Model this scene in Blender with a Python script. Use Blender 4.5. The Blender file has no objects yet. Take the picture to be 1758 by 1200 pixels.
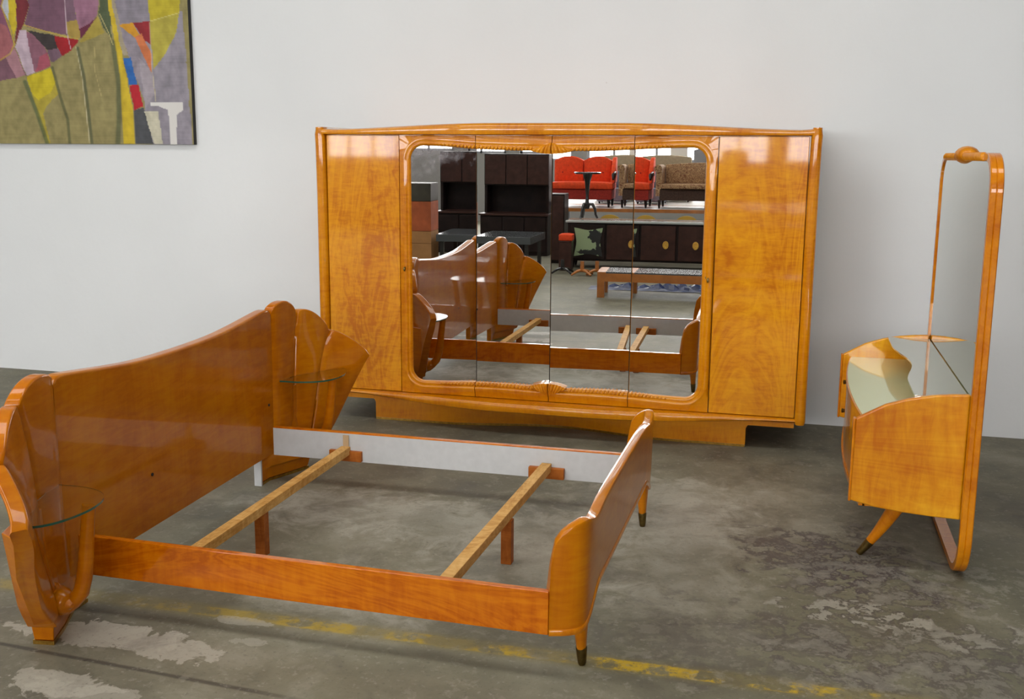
import bpy, bmesh, math, random
from math import sin, cos, pi, radians, sqrt
from mathutils import Vector, Matrix
random.seed(7)
S = bpy.context.scene
COL = S.collection

# ------------------------------------------------------------------ camera
F_PX, PITCH, YAW, ROLL = 1824.04, 0.181637, -0.263028, 0.0077646
def cam_axes():
    fwd = Vector((sin(YAW)*cos(PITCH), cos(YAW)*cos(PITCH), -sin(PITCH)))
    right = Vector((cos(YAW), -sin(YAW), 0)); up = right.cross(fwd)
    return cos(ROLL)*right+sin(ROLL)*up, -sin(ROLL)*right+cos(ROLL)*up, fwd
r_, u_, f_ = cam_axes()
cd = bpy.data.cameras.new('camera'); cam = bpy.data.objects.new('camera', cd); COL.objects.link(cam)
M = Matrix.Identity(4)
for i in range(3):
    M[i][0], M[i][1], M[i][2] = r_[i], u_[i], -f_[i]
M[2][3] = 1.65
cam.matrix_world = M
cd.sensor_fit = 'HORIZONTAL'; cd.sensor_width = 36; cd.lens = F_PX/1758*36; cd.clip_start = .05; cd.clip_end = 100
S.camera = cam

# ------------------------------------------------------------------ light
W = bpy.data.worlds.new('world'); S.world = W; W.use_nodes = True
W.node_tree.nodes['Background'].inputs[0].default_value = (.9, .93, 1, 1)
W.node_tree.nodes['Background'].inputs[1].default_value = .3
S.view_settings.view_transform = 'Standard'; S.view_settings.look = 'None'
S.view_settings.exposure = -0.27; S.view_settings.gamma = 1; S.view_settings.use_curve_mapping = False
WINDOW_EMIT = 17.0
def area(name, loc, rot, sx, sy, power, color=(1, 1, 1)):
    l = bpy.data.lights.new(name, 'AREA'); l.shape = 'RECTANGLE'; l.size = sx; l.size_y = sy; l.energy = power; l.color = color
    o = bpy.data.objects.new(name, l); o.location = loc; o.rotation_euler = rot; COL.objects.link(o); return o
for i, (x, y, p) in enumerate([(-2.6, 2.6, 235), (-4, -1.2, 180), (-4, -5.5, 100), (-4, -9, 60)]):
    area('skylight', (x, y, 5.35), (0, 0, 0), 9.0, 1.1, p, (1, .98, .94))

# ------------------------------------------------------------------ mesh helpers
class MB:
    def __init__(s): s.v = []; s.f = []; s.m = []
    def add(s, vs, fs, mi=0):
        b = len(s.v); s.v += [tuple(v) for v in vs]; s.f += [tuple(b+i for i in f) for f in fs]; s.m += [mi]*len(fs); return s
    def box(s, x0, x1, y0, y1, z0, z1, mi=0):
        return s.add([(x0,y0,z0),(x1,y0,z0),(x1,y1,z0),(x0,y1,z0),(x0,y0,z1),(x1,y0,z1),(x1,y1,z1),(x0,y1,z1)],
              [(0,3,2,1),(4,5,6,7),(0,1,5,4),(1,2,6,5),(2,3,7,6),(3,0,4,7)], mi)
    def grid(s, rows, closed_u=False, closed_v=False, capu=False, mi=0):
        n, m = len(rows), len(rows[0]); fs = []
        for i in range(n if closed_v else n-1):
            for j in range(m if closed_u else m-1):
                a, b = i, (i+1) % n; c, d = j, (j+1) % m
                fs.append((a*m+c, a*m+d, b*m+d, b*m+c))
        if capu: fs.append(tuple(range(m-1, -1, -1))); fs.append(tuple((n-1)*m+k for k in range(m)))
        return s.add([p for r in rows for p in r], fs, mi)
    def tube(s, pts, rad, n=12, up=None, sx=1, sy=1, closed=False, cap=True, mi=0):
        P = [Vector(p) for p in pts]; N = len(P); rows = []; u = None
        for i, p in enumerate(P):
            if closed: t = (P[(i+1) % N]-P[i-1]).normalized()
            else: t = (P[min(i+1, N-1)]-P[max(i-1, 0)]).normalized()
            if u is None or up is not None:
                ref = Vector(up) if up is not None else (Vector((0,0,1)) if abs(t.z) < .9 else Vector((1,0,0)))
            else: ref = u
            a = (ref-t*ref.dot(t)).normalized(); b = t.cross(a); u = a
            r = rad[i] if isinstance(rad, (list, tuple)) else rad
            rows.append([p+r*(sx*cos(2*pi*k/n)*a+sy*sin(2*pi*k/n)*b) for k in range(n)])
        return s.grid(rows, closed_u=True, closed_v=closed, capu=cap and not closed, mi=mi)
    def sweep(s, pts, sec, up, closed=False, mi=0):
        # section points (a along up-projected, b along side)
        P = [Vector(p) for p in pts]; N = len(P); rows = []
        for i, p in enumerate(P):
            if closed: t = (P[(i+1) % N]-P[i-1]).normalized()
            else: t = (P[min(i+1, N-1)]-P[max(i-1, 0)]).normalized()
            a = Vector(up); a = (a-t*a.dot(t)).normalized(); b = t.cross(a)
            rows.append([p+q[0]*a+q[1]*b for q in sec])
        return s.grid(rows, closed_u=True, closed_v=closed, capu=not closed, mi=mi)
    def prism(s, poly, axis, a0, a1, mi=0):
        # poly of (u,v); axis 'x': (a,u,v) 'y': (u,a,v) 'z': (u,v,a)
        def P(q, a): return (a,q[0],q[1]) if axis == 'x' else (q[0],a,q[1]) if axis == 'y' else (q[0],q[1],a)
        n = len(poly); vs = [P(q,a0) for q in poly]+[P(q,a1) for q in poly]
        fs = [tuple(range(n-1,-1,-1)), tuple(range(n,2*n))]+[(i,(i+1)%n,n+(i+1)%n,n+i) for i in range(n)]
        return s.add(vs, fs, mi)
    def lathe(s, prof, c, n=20, mi=0):
        rows = [[(c[0]+r*cos(2*pi*k/n), c[1]+r*sin(2*pi*k/n), c[2]+z) for k in range(n)] for r, z in prof]
        return s.grid(rows, closed_u=True, capu=True, mi=mi)
    def ball(s, c, rx, ry, rz, n=10, m=7, rot=None, mi=0):
        rows = []
        for i in range(m+1):
            th = pi*i/m; row = []
            for k in range(n):
                v = Vector((rx*max(sin(th),.02)*cos(2*pi*k/n), ry*max(sin(th),.02)*sin(2*pi*k/n), rz*cos(th)))
                if rot is not None: v = rot @ v
                row.append(Vector(c)+v)
            rows.append(row)
        return s.grid(rows, closed_u=True, capu=True, mi=mi)

def finish(name, mb, mats, parent=None, off=(0,0,0), bevel=0, seg=2, smooth=40, weld=False):
    o3 = Vector(off); me = bpy.data.meshes.new(name)
    me.from_pydata([Vector(v)-o3 for v in mb.v], [], mb.f); me.update()
    if not isinstance(mats, (list, tuple)): mats = [mats]
    for m in mats: me.materials.append(m)
    if len(mats) > 1: me.polygons.foreach_set('material_index', mb.m)
    bm = bmesh.new(); bm.from_mesh(me)
    if weld: bmesh.ops.remove_doubles(bm, verts=bm.verts, dist=1e-5)
    bmesh.ops.recalc_face_normals(bm, faces=bm.faces)
    if bevel:
        es = [e for e in bm.edges if len(e.link_faces) == 2 and e.calc_face_angle(0) > .7]
        bmesh.ops.bevel(bm, geom=es, offset=bevel, segments=seg, profile=.5, affect='EDGES', clamp_overlap=True)
    bm.to_mesh(me); bm.free()
    me.polygons.foreach_set('use_smooth', [True]*len(me.polygons))
    me.set_sharp_from_angle(angle=radians(smooth)); me.update()
    o = bpy.data.objects.new(name, me); COL.objects.link(o)
    if len(me.polygons) > 6:
        wn = o.modifiers.new('flat_faces', 'WEIGHTED_NORMAL'); wn.keep_sharp = True; wn.weight = 90
    if parent is not None: o.parent = parent
    return o
def tag(o, label=None, cat=None, group=None, kind=None):
    if label: o['label'] = label
    if cat: o['category'] = cat
    if group: o['group'] = group
    if kind: o['kind'] = kind
    return o
class Thing:
    """an Empty at the base of a thing; parts are given in world coordinates"""
    def __init__(s, name, label, cat, loc, group=None):
        s.o = bpy.data.objects.new(name, None); s.o.empty_display_size = .1; COL.objects.link(s.o)
        s.o.location = loc; s.loc = loc; tag(s.o, label, cat, group)
    def part(s, name, mb, mats, bevel=0, label=None, parent=None, **k):
        o = finish(name, mb, mats, parent or s.o, s.loc, bevel, **k)
        if label: o['label'] = label
        return o
def interp(x, pts):
    if x <= pts[0][0]: return pts[0][1]
    for (a, b), (c, d) in zip(pts, pts[1:]):
        if x <= c: return b+(d-b)*(x-a)/(c-a)
    return pts[-1][1]
def sinterp(x, pts):          # smooth (cosine-free catmull) interpolation of y values
    n = len(pts)
    if x <= pts[0][0]: return pts[0][1]
    if x >= pts[-1][0]: return pts[-1][1]
    for i in range(n-1):
        if x <= pts[i+1][0]:
            x0, y0 = pts[i]; x1, y1 = pts[i+1]; h = x1-x0; t = (x-x0)/h
            m0 = (pts[i+1][1]-pts[i-1][1])/(pts[i+1][0]-pts[i-1][0]) if i > 0 else (y1-y0)/h
            m1 = (pts[i+2][1]-pts[i][1])/(pts[i+2][0]-pts[i][0]) if i < n-2 else (y1-y0)/h
            return (2*t**3-3*t*t+1)*y0+(t**3-2*t*t+t)*h*m0+(-2*t**3+3*t*t)*y1+(t**3-t*t)*h*m1
def sm(t): t = max(0, min(1, t)); return t*t*(3-2*t)

# ------------------------------------------------------------------ materials
def nt(name):
    m = bpy.data.materials.new(name); m.use_nodes = True; t = m.node_tree; return m, t, t.nodes['Principled BSDF']
def N(t, typ, **k):
    n = t.nodes.new(typ)
    for a, b in k.items():
        if a.startswith('i_'):
            key = a[2:]; key = int(key) if key.isdigit() else key
            n.inputs[key].default_value = b
        else: setattr(n, a, b)
    return n
def ramp(t, stops, interp_='LINEAR'):
    r = t.nodes.new('ShaderNodeValToRGB'); r.color_ramp.interpolation = interp_
    while len(r.color_ramp.elements) < len(stops): r.color_ramp.elements.new(.5)
    for e, (p, c) in zip(r.color_ramp.elements, stops): e.position = p; e.color = (c+(1,))[:4] if len(c) == 3 else c
    return r
def lin(*c): return tuple((x/255/12.92 if x/255 <= .04045 else ((x/255+.055)/1.055)**2.4) for x in c)
def plain(name, c, rough=.5, metal=0, coat=0, spec=.5, noise=.0, scale=20):
    m, t, b = nt(name); b.inputs['Base Color'].default_value = (*c, 1); b.inputs['Roughness'].default_value = rough
    b.inputs['Metallic'].default_value = metal; b.inputs['Coat Weight'].default_value = coat; b.inputs['Coat Roughness'].default_value = .06
    b.inputs['Specular IOR Level'].default_value = spec
    if noise:
        tc = N(t, 'ShaderNodeTexCoord'); n = N(t, 'ShaderNodeTexNoise', i_Scale=scale, i_Detail=4.0); t.links.new(tc.outputs['Object'], n.inputs['Vector'])
        r = ramp(t, [(.3, tuple(x*(1-noise) for x in c)), (.7, tuple(min(1, x*(1+noise)) for x in c))]); t.links.new(n.outputs['Fac'], r.inputs[0]); t.links.new(r.outputs[0], b.inputs['Base Color'])
    return m
def wood(name, light, mid, dark, grain='z', scale=3.2, fig=.35, rough=.3, coat=.8, ripple=55., coat_rough=.04, bump=.003):
    """lacquered figured veneer: soft flame along the grain, fine satin ripple across it"""
    m, t, b = nt(name); L = t.links.new
    tc = N(t, 'ShaderNodeTexCoord'); gi = 'xyz'.index(grain) if grain in 'xyz' else None
    def mp(along, across):
        n = N(t, 'ShaderNodeMapping'); n.inputs['Scale'].default_value = tuple(along if k == gi else across for k in range(3)); L(tc.outputs['Object'], n.inputs[0]); return n.outputs[0]
    def noise(v, sc, det, ro, di):
        n = N(t, 'ShaderNodeTexNoise', i_Scale=float(sc), i_Detail=float(det), i_Roughness=ro, i_Distortion=float(di)); L(v, n.inputs['Vector']); return n.outputs['Fac']
    def ma(op, a, b_, c=None):
        n = N(t, 'ShaderNodeMath', operation=op)
        for i, v in enumerate((a, b_, c)):
            if v is None: continue
            if isinstance(v, (int, float)): n.inputs[i].default_value = v
            else: L(v, n.inputs[i])
        return n.outputs[0]
    cloud = noise(mp(.35, 1), scale, 4, .5, 1.5)
    rings = ma('PINGPONG', ma('MULTIPLY', noise(mp(.22, 1), scale*.8, 6, .6, 1.0), 14.0), .5)
    rip = noise(mp(1, .22), ripple, 3, .6, .6)
    big = noise(mp(.5, 1), 1.1, 2, .5, 0)
    v = ma('ADD', ma('MULTIPLY', cloud, .75), ma('MULTIPLY', rings, fig*.7))
    v = ma('ADD', v, ma('MULTIPLY_ADD', rip, .56, -.28)); v = ma('ADD', v, ma('MULTIPLY_ADD', big, .4, -.2-fig*.17+.125))
    r = ramp(t, [(.28, dark), (.5, mid), (.74, light)]); L(v, r.inputs[0]); L(r.outputs[0], b.inputs['Base Color'])
    b.inputs['Roughness'].default_value = rough; b.inputs['Coat Weight'].default_value = coat; b.inputs['Coat Roughness'].default_value = coat_rough
    b.inputs['Specular IOR Level'].default_value = .08
    bp = N(t, 'ShaderNodeBump', i_Strength=1.0, i_Distance=bump); L(big, bp.inputs['Height']); L(bp.outputs[0], b.inputs['Coat Normal'])
    return m

M_door = wood('satin_birch_veneer', lin(214,146,8), lin(200,126,2), lin(176,98,0), 'z', 3.4, .6)
M_frame = wood('satin_birch_solid', lin(208,136,8), lin(196,120,3), lin(176,98,1), 'z', 4, .25)
M_frame_h = wood('satin_birch_solid_level', lin(208,136,8), lin(196,120,3), lin(176,98,1), 'x', 4, .25)
M_head = wood('birch_headboard_veneer', lin(194,120,4), lin(182,104,2), lin(164,86,1), 'z', 2.2, .2, ripple=40., coat=.5)
M_rail = wood('birch_rail_veneer', lin(204,116,4), lin(190,100,2), lin(170,82,1), 'x', 5.0, .8, ripple=30.)
M_van = wood('birch_vanity_veneer', lin(222,158,24), lin(204,130,8), lin(180,98,2), 'x', 3.4, .25, ripple=26.)
M_rim = wood('birch_rim', lin(210,132,8), lin(194,114,4), lin(172,90,2), 'y', 5, .2, coat_rough=.03)
M_carve = wood('carved_birch', lin(220,150,40), lin(206,132,24), lin(178,102,12), 'y', 8, .2, coat=.4)
M_pine = wood('plain_softwood', lin(222,180,116), lin(206,160,94), lin(180,130,66), 'y', 7, .5, rough=.55, coat=.0)
M_block = wood('stained_block', lin(180,108,46), lin(164,92,36), lin(142,76,28), 'x', 7, .4, rough=.5, coat=.1)
M_brass = plain('brass', lin(190,150,70), .28, 1.0, noise=.25, scale=60)
M_brass_dark = plain('tarnished_brass', lin(110,92,52), .4, 1.0, noise=.3, scale=60)
M_mirror = None
M_dark = plain('dark_gap', (.012, .008, .005), .8)
M_white_liner = plain('pale_grey_paint', lin(196,198,200), .6, noise=.04, scale=30)
def glassy(name, tint=(.86, .95, .9), rough=.0):
    m, t, b = nt(name); b.inputs['Base Color'].default_value = (*tint, 1); b.inputs['Transmission Weight'].default_value = 1
    b.inputs['Roughness'].default_value = rough; b.inputs['IOR'].default_value = 1.5; return m
M_glass = glassy('clear_shelf_glass', (.93, .98, .95))
M_glass_edge = plain('green_glass_edge', (.012, .085, .055), .12, coat=.5)
def mirror(name, tint, foxed=False):
    m, t, b = nt(name); L = t.links.new
    b.inputs['Base Color'].default_value = (*tint, 1); b.inputs['Metallic'].default_value = 1; b.inputs['Roughness'].default_value = 0.0
    if foxed:   # silvering worn off near the upper corner
        tc = N(t, 'ShaderNodeTexCoord')
        n = N(t, 'ShaderNodeTexNoise', i_Scale=9.0, i_Detail=9.0, i_Roughness=.75); L(tc.outputs['Object'], n.inputs['Vector'])
        sx = N(t, 'ShaderNodeSeparateXYZ'); L(tc.outputs['Object'], sx.inputs[0])
        g = N(t, 'ShaderNodeMapRange'); g.inputs[1].default_value = 1.30; g.inputs[2].default_value = 1.66; g.inputs[3].default_value = -.42; g.inputs[4].default_value = .06; L(sx.outputs['Z'], g.inputs[0])
        g2 = N(t, 'ShaderNodeMapRange'); g2.inputs[1].default_value = -.86; g2.inputs[2].default_value = -.45; g2.inputs[3].default_value = .04; g2.inputs[4].default_value = -.14; L(sx.outputs['X'], g2.inputs[0])
        a = N(t, 'ShaderNodeMath', operation='ADD'); L(n.outputs['Fac'], a.inputs[0]); L(g.outputs[0], a.inputs[1])
        a2 = N(t, 'ShaderNodeMath', operation='ADD'); L(a.outputs[0], a2.inputs[0]); L(g2.outputs[0], a2.inputs[1])
        r = ramp(t, [(.38, (0, 0, 0)), (.62, (1, 1, 1))]); L(a2.outputs[0], r.inputs[0])
        d = N(t, 'ShaderNodeBsdfDiffuse'); d.inputs[0].default_value = (*lin(150,146,150), 1)
        f = N(t, 'ShaderNodeMath', operation='MULTIPLY', i_1=.62); L(r.outputs[0], f.inputs[0])
        mx = N(t, 'ShaderNodeMixShader'); L(f.outputs[0], mx.inputs[0]); L(b.outputs[0], mx.inputs[1]); L(d.outputs[0], mx.inputs[2])
        L(mx.outputs[0], t.nodes['Material Output'].inputs[0])
    return m
M_mirror = mirror('mirror_silver', (.86, .87, .86)); M_mirror_fox = mirror('mirror_silver_foxed', (.80, .80, .80), True)
M_vmirror = mirror('vanity_mirror_silver', (.77, .82, .78))
def toplate(name, tint, refl, fac=.62):
    m, t, b = nt(name); L = t.links.new
    b.inputs['Base Color'].default_value = (*tint, 1); b.inputs['Roughness'].default_value = .25
    g = N(t, 'ShaderNodeBsdfGlossy'); g.inputs['Color'].default_value = (*refl, 1); g.inputs['Roughness'].default_value = .015
    mx = N(t, 'ShaderNodeMixShader'); mx.inputs[0].default_value = fac; L(b.outputs[0], mx.inputs[1]); L(g.outputs[0], mx.inputs[2]); L(mx.outputs[0], t.nodes['Material Output'].inputs[0]); return m
M_vtop = toplate('green_backed_glass_top', lin(226,232,186), (.90, .94, .78), .45)
M_vshelf = toplate('mirrored_glass_shelf', lin(150,156,140), (.88, .88, .84))

def mat_wall():
    m, t, b = nt('white_plaster'); L = t.links.new; tc = N(t, 'ShaderNodeTexCoord')
    n = N(t, 'ShaderNodeTexNoise', i_Scale=.7, i_Detail=4.0); L(tc.outputs['Object'], n.inputs['Vector'])
    r = ramp(t, [(.3, lin(211,214,216)), (.7, lin(219,222,224))]); L(n.outputs['Fac'], r.inputs[0])
    # small chips and scuffs
    v = N(t, 'ShaderNodeTexNoise', i_Scale=7.0, i_Detail=3.0, i_Roughness=.5); L(tc.outputs['Object'], v.inputs['Vector'])
    r2 = ramp(t, [(.78, (0, 0, 0)), (.80, (1, 1, 1))]); L(v.outputs['Fac'], r2.inputs[0])
    mx = N(t, 'ShaderNodeMix', data_type='RGBA'); L(r2.outputs[0], mx.inputs[0]); L(r.outputs[0], mx.inputs[6]); mx.inputs[7].default_value = (*lin(186,184,184), 1)
    L(mx.outputs[2], b.inputs['Base Color']); b.inputs['Roughness'].default_value = .85; b.inputs['Specular IOR Level'].default_value = .15
    n2 = N(t, 'ShaderNodeTexNoise', i_Scale=14.0, i_Detail=6.0); L(tc.outputs['Object'], n2.inputs['Vector'])
    bp = N(t, 'ShaderNodeBump', i_Strength=.10, i_Distance=.02); L(n2.outputs['Fac'], bp.inputs['Height']); L(bp.outputs[0], b.inputs['Normal'])
    return m
M_wall = mat_wall()

def mat_floor():
    m, t, b = nt('worn_concrete'); L = t.links.new
    ge = N(t, 'ShaderNodeNewGeometry'); P = ge.outputs['Position']
    sep = N(t, 'ShaderNodeSeparateXYZ'); L(P, sep.inputs[0]); X, Y = sep.outputs['X'], sep.outputs['Y']
    def math(op, a, b_=None, c=None, clamp=False):
        n = N(t, 'ShaderNodeMath', operation=op, use_clamp=clamp)
        for i, v in enumerate((a, b_, c)):
            if v is None: continue
            if isinstance(v, (int, float)): n.inputs[i].default_value = v
            else: L(v, n.inputs[i])
        return n.outputs[0]
    def noise(scale, detail=5, rough=.6, dist=0, off=0):
        mp = N(t, 'ShaderNodeMapping'); mp.inputs['Location'].default_value = (off, off*.7, off*.3); L(P, mp.inputs[0])
        n = N(t, 'ShaderNodeTexNoise', i_Scale=float(scale), i_Detail=float(detail), i_Roughness=rough, i_Distortion=float(dist)); L(mp.outputs[0], n.inputs['Vector']); return n.outputs['Fac']
    def mixc(f, a, c):
        n = N(t, 'ShaderNodeMix', data_type='RGBA')
        if isinstance(f, (int, float)): n.inputs[0].default_value = f
        else: L(f, n.inputs[0])
        if isinstance(a, tuple): n.inputs[6].default_value = (*a, 1)
        else: L(a, n.inputs[6])
        if isinstance(c, tuple): n.inputs[7].default_value = (*c, 1)
        else: L(c, n.inputs[7])
        return n.outputs[2]
    def step(v, a, c_):
        r = N(t, 'ShaderNodeMapRange'); r.interpolation_type = 'SMOOTHSTEP'; r.inputs[1].default_value = a; r.inputs[2].default_value = c_; L(v, r.inputs[0]); return r.outputs[0]
    def blob(cx, cy, rx, ry, edge=.35, nz=None, amp=1.2):   # 1 inside an irregular ellipse
        dx = math('DIVIDE', math('SUBTRACT', X, cx), rx); dy = math('DIVIDE', math('SUBTRACT', Y, cy), ry)
        d = math('SQRT', math('ADD', math('MULTIPLY', dx, dx), math('MULTIPLY', dy, dy)))
        d = math('ADD', d, math('MULTIPLY_ADD', nz, amp, -amp*.5))
        r = N(t, 'ShaderNodeMapRange'); r.interpolation_type = 'SMOOTHSTEP'; r.inputs[1].default_value = 1+edge/2; r.inputs[2].default_value = 1-edge/2
        L(d, r.inputs[0]); return r.outputs[0]
    nA = noise(.9, 5, .6); nB = noise(3.5, 8, .65, .4, 3); nC = noise(14, 6, .7, 0, 7); nD = noise(5.5, 10, .72, 1.0, 11); nE = noise(6.0, 9, .62, .6, 17); nF = noise(10.0, 9, .66, .25, 23)
    base = ramp(t, [(.33, lin(76,72,64)), (.45, lin(106,102,87)), (.55, lin(124,120,103)), (.70, lin(156,152,138))])
    f = math('ADD', math('MULTIPLY', nA, .55), math('MULTIPLY', nB, .45)); L(f, base.inputs[0]); c = base.outputs[0]
    # scuffed pale bloom of old paint between rails; floor sheen painted in by footboard
    for (cx, cy, rx, ry, amt) in [(-1.85, 4.42, .55, .26, .8), (-1.2, 4.38, .6, .28, .8), (-1.45, 3.55, .5, .22, .6), (-1.0, 4.0, .35, .3, .5), (-.62, 4.85, .42, .42, .75), (-.42, 4.3, .28, .5, .55), (-.35, 3.7, .3, .4, .3), (-.1, 4.9, .5, .5, .25)]:
        k = math('MULTIPLY', math('MULTIPLY', blob(cx, cy, rx, ry, .9, nD, 3.0), amt), math('MULTIPLY_ADD', step(nB, .40, .58), .6, .4))
        c = mixc(k, c, lin(172,168,156))
    # greenish wash
    c = mixc(math('MULTIPLY', step(noise(.7, 3, .5, 0, 21), .45, .7), .35), c, lin(96,96,74))
    # dark flakes where the coating has come away
    for (cx, cy, rx, ry, amt) in [(.18, 4.45, .34, .30, .85), (.32, 4.1, .30, .22, .6), (.40, 3.65, .5, .25, .45), (.75, 3.4, .5, .3, .4), (-.1, 3.5, .4, .3, .35)]:
        k = math('MULTIPLY', math('MULTIPLY', blob(cx, cy, rx, ry, .5, nE, 4.0), step(nF, .43, .47)), amt)
        c = mixc(k, c, lin(82,75,73))
    for (cx, cy, rx, ry, amt) in [(.26, 3.86, .26, .10, .8), (.62, 3.78, .3, .10, .5), (.45, 4.3, .4, .4, .3), (.55, 3.4, .5, .35, .3)]:
        k = math('MULTIPLY', math('MULTIPLY', blob(cx, cy, rx, ry, .3, nE, 4.0), step(nF, .50, .53)), amt)
        c = mixc(k, c, lin(152,149,136))
    # worn yellow floor line
    d = math('ABSOLUTE', math('SUBTRACT', Y, 3.235)); wob = math('MULTIPLY_ADD', nC, .05, -.025)
    line = math('SUBTRACT', 1.0, step(math('ADD', d, wob), .030, .045))
    wear = step(math('ADD', math('MULTIPLY', nC, .5), math('MULTIPLY', noise(3.2, 3, .5, 0, 5), .6)), .50, .58)
    right = N(t, 'ShaderNodeMapRange'); right.inputs[1].default_value = -2.3; right.inputs[2].default_value = -.9; right.inputs[3].default_value = .22; right.inputs[4].default_value = 1; L(X, right.inputs[0])
    c = mixc(math('MULTIPLY', math('MULTIPLY', line, math('MULTIPLY', wear, math('MULTIPLY_ADD', step(noise(2.6, 4, .6, 0, 73), .43, .52), .85, .15))), right.outputs[0]), c, lin(196,162,28))
    ol = math('MULTIPLY', math('SUBTRACT', 1.0, step(d, .03, .075)), .24); c = mixc(ol, c, lin(140,124,50))
    # pale filler patches at the lower left
    for (cx, cy, rx, ry, amt) in [(-2.28, 2.95, .26, .085, .9), (-2.02, 2.93, .20, .085, .85), (-2.22, 2.62, .20, .07, .75), (-2.05, 2.58, .22, .06, .6), (-1.75, 3.05, .08, .03, .5), (-1.85, 3.19, .10, .025, .5)]:
        c = mixc(math('MULTIPLY', math('MULTIPLY', blob(cx, cy, rx, ry, .12, nE, 4.5), amt), math('MULTIPLY_ADD', nC, .7, .6)), c, lin(168,163,150))
    # saw-cut joint
    jd = math('ABSOLUTE', math('SUBTRACT', math('ADD', Y, math('MULTIPLY', X, .058)), 2.657)); j = math('SUBTRACT', 1.0, step(math('ADD', jd, math('MULTIPLY_ADD', nC, .012, -.006)), .004, .016))
    lim = N(t, 'ShaderNodeMapRange'); lim.inputs[1].default_value = -1.3; lim.inputs[2].default_value = -1.6; L(X, lim.inputs[0])
    c = mixc(math('MULTIPLY', math('MULTIPLY', j, lim.outputs[0]), .7), c, lin(60,54,50))
    # fine speckle and dark oil spots
    c = mixc(math('MULTIPLY', step(noise(60, 3, .6, 0, 2), .55, .75), .35), c, lin(60,58,52))
    c = mixc(math('MULTIPLY', step(noise(38, 4, .65, 0, 41), .57, .70), .30), c, lin(166,162,150))
    c = mixc(math('MULTIPLY', step(nF, .56, .62), .35), c, lin(140,136,122))
    c = mixc(math('MULTIPLY', step(noise(2.3, 7, .65, .8, 57), .53, .65), .32), c, lin(80,74,68))
    c = mixc(math('MULTIPLY', step(noise(13, 4, .6, 0, 31), .70, .74), .5), c, lin(58,52,46))
    L(c, b.inputs['Base Color'])
    rr = N(t, 'ShaderNodeMapRange'); b.inputs['Specular IOR Level'].default_value = .18; rr.inputs[3].default_value = .38; rr.inputs[4].default_value = .75; L(nB, rr.inputs[0]); L(rr.outputs[0], b.inputs['Roughness'])
    bp = N(t, 'ShaderNodeBump', i_Strength=.25, i_Distance=.01); L(math('ADD', nB, math('MULTIPLY', nC, .5)), bp.inputs['Height']); L(bp.outputs[0], b.inputs['Normal'])
    return m
M_floor = mat_floor()
def emit(name, c, s):
    m = bpy.data.materials.new(name); m.use_nodes = True; t = m.node_tree; t.nodes.clear()
    e = t.nodes.new('ShaderNodeEmission'); e.inputs[0].default_value = (*c, 1); e.inputs[1].default_value = s
    o = t.nodes.new('ShaderNodeOutputMaterial'); t.links.new(e.outputs[0], o.inputs[0]); return m
M_sky = emit('daylit_window_glass', (1, .985, .97), WINDOW_EMIT)
M_steel = plain('grey_window_steel', lin(150,150,155), .5)

# ------------------------------------------------------------------ the hall
XL, XR, YB, YF, ZC = -14.0, 9.0, 6.74, -11.5, 5.5
def struct(name, mb, mat, label=None, **k):
    o = finish(name, mb, mat, **k); o['kind'] = 'structure'
    if label: o['label'] = label
    return o
struct('floor', MB().box(XL-.2, XR+.2, YF-.2, YB+.2, -.12, 0), M_floor, 'worn grey concrete warehouse floor with yellow line')
struct('wall_back', MB().box(XL-.2, XR+.2, YB, YB+.2, 0, ZC), M_wall, 'white plaster wall behind the wardrobe')
struct('wall_left', MB().box(XL-.2, XL, YF, YB, 0, ZC), M_wall, 'white side wall at far left')
struct('wall_right', MB().box(XR, XR+.2, YF, YB, 0, ZC), plain('darkened_unseen_wall', lin(96,84,72), .9), 'unseen side wall at far right, darkened for the headboard reflection')  # unseen wall, dark tone added to keep white out of the headboard's reflection
struct('ceiling', MB().box(XL-.2, XR+.2, YF-.2, YB+.2, ZC, ZC+.15), plain('ceiling_paint', lin(196,196,194), .9), 'pale warehouse ceiling')
wins = []; x = XL+.5
while x < XR-2.6: wins.append((x, x+2.3)); x += 2.62
SILL, HEAD = 1.52, 4.3
wf = MB().box(XL, XR, YF-.2, YF, 0, SILL).box(XL, XR, YF-.2, YF, HEAD, ZC)
edges = [XL]+[e for w in wins for e in w]+[XR]
for a, b in zip(edges[0::2], edges[1::2]): wf.box(a, b, YF-.2, YF, SILL, HEAD)
struct('wall_front', wf, plain('front_wall_paint', lin(150,148,146), .9), 'wall with high windows opposite the wardrobe')
for i, (a, b) in enumerate(wins):
    fr = MB().box(a, b, YF-.12, YF-.06, SILL, SILL+.05).box(a, b, YF-.12, YF-.06, HEAD-.05, HEAD)
    for k in range(5): xx = a+(b-a-.05)*k/4; fr.box(xx, xx+.05, YF-.12, YF-.06, SILL, HEAD)
    for k in range(1, 4): zz = SILL+(HEAD-SILL)*k/4; fr.box(a, b, YF-.11, YF-.07, zz-.02, zz+.02)
    w = struct('window_%d' % (i+1), fr, M_steel, 'high steel window')
    o = finish('pane', MB().box(a, b, YF-.15, YF-.14, SILL, HEAD), M_sky, w)

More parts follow.
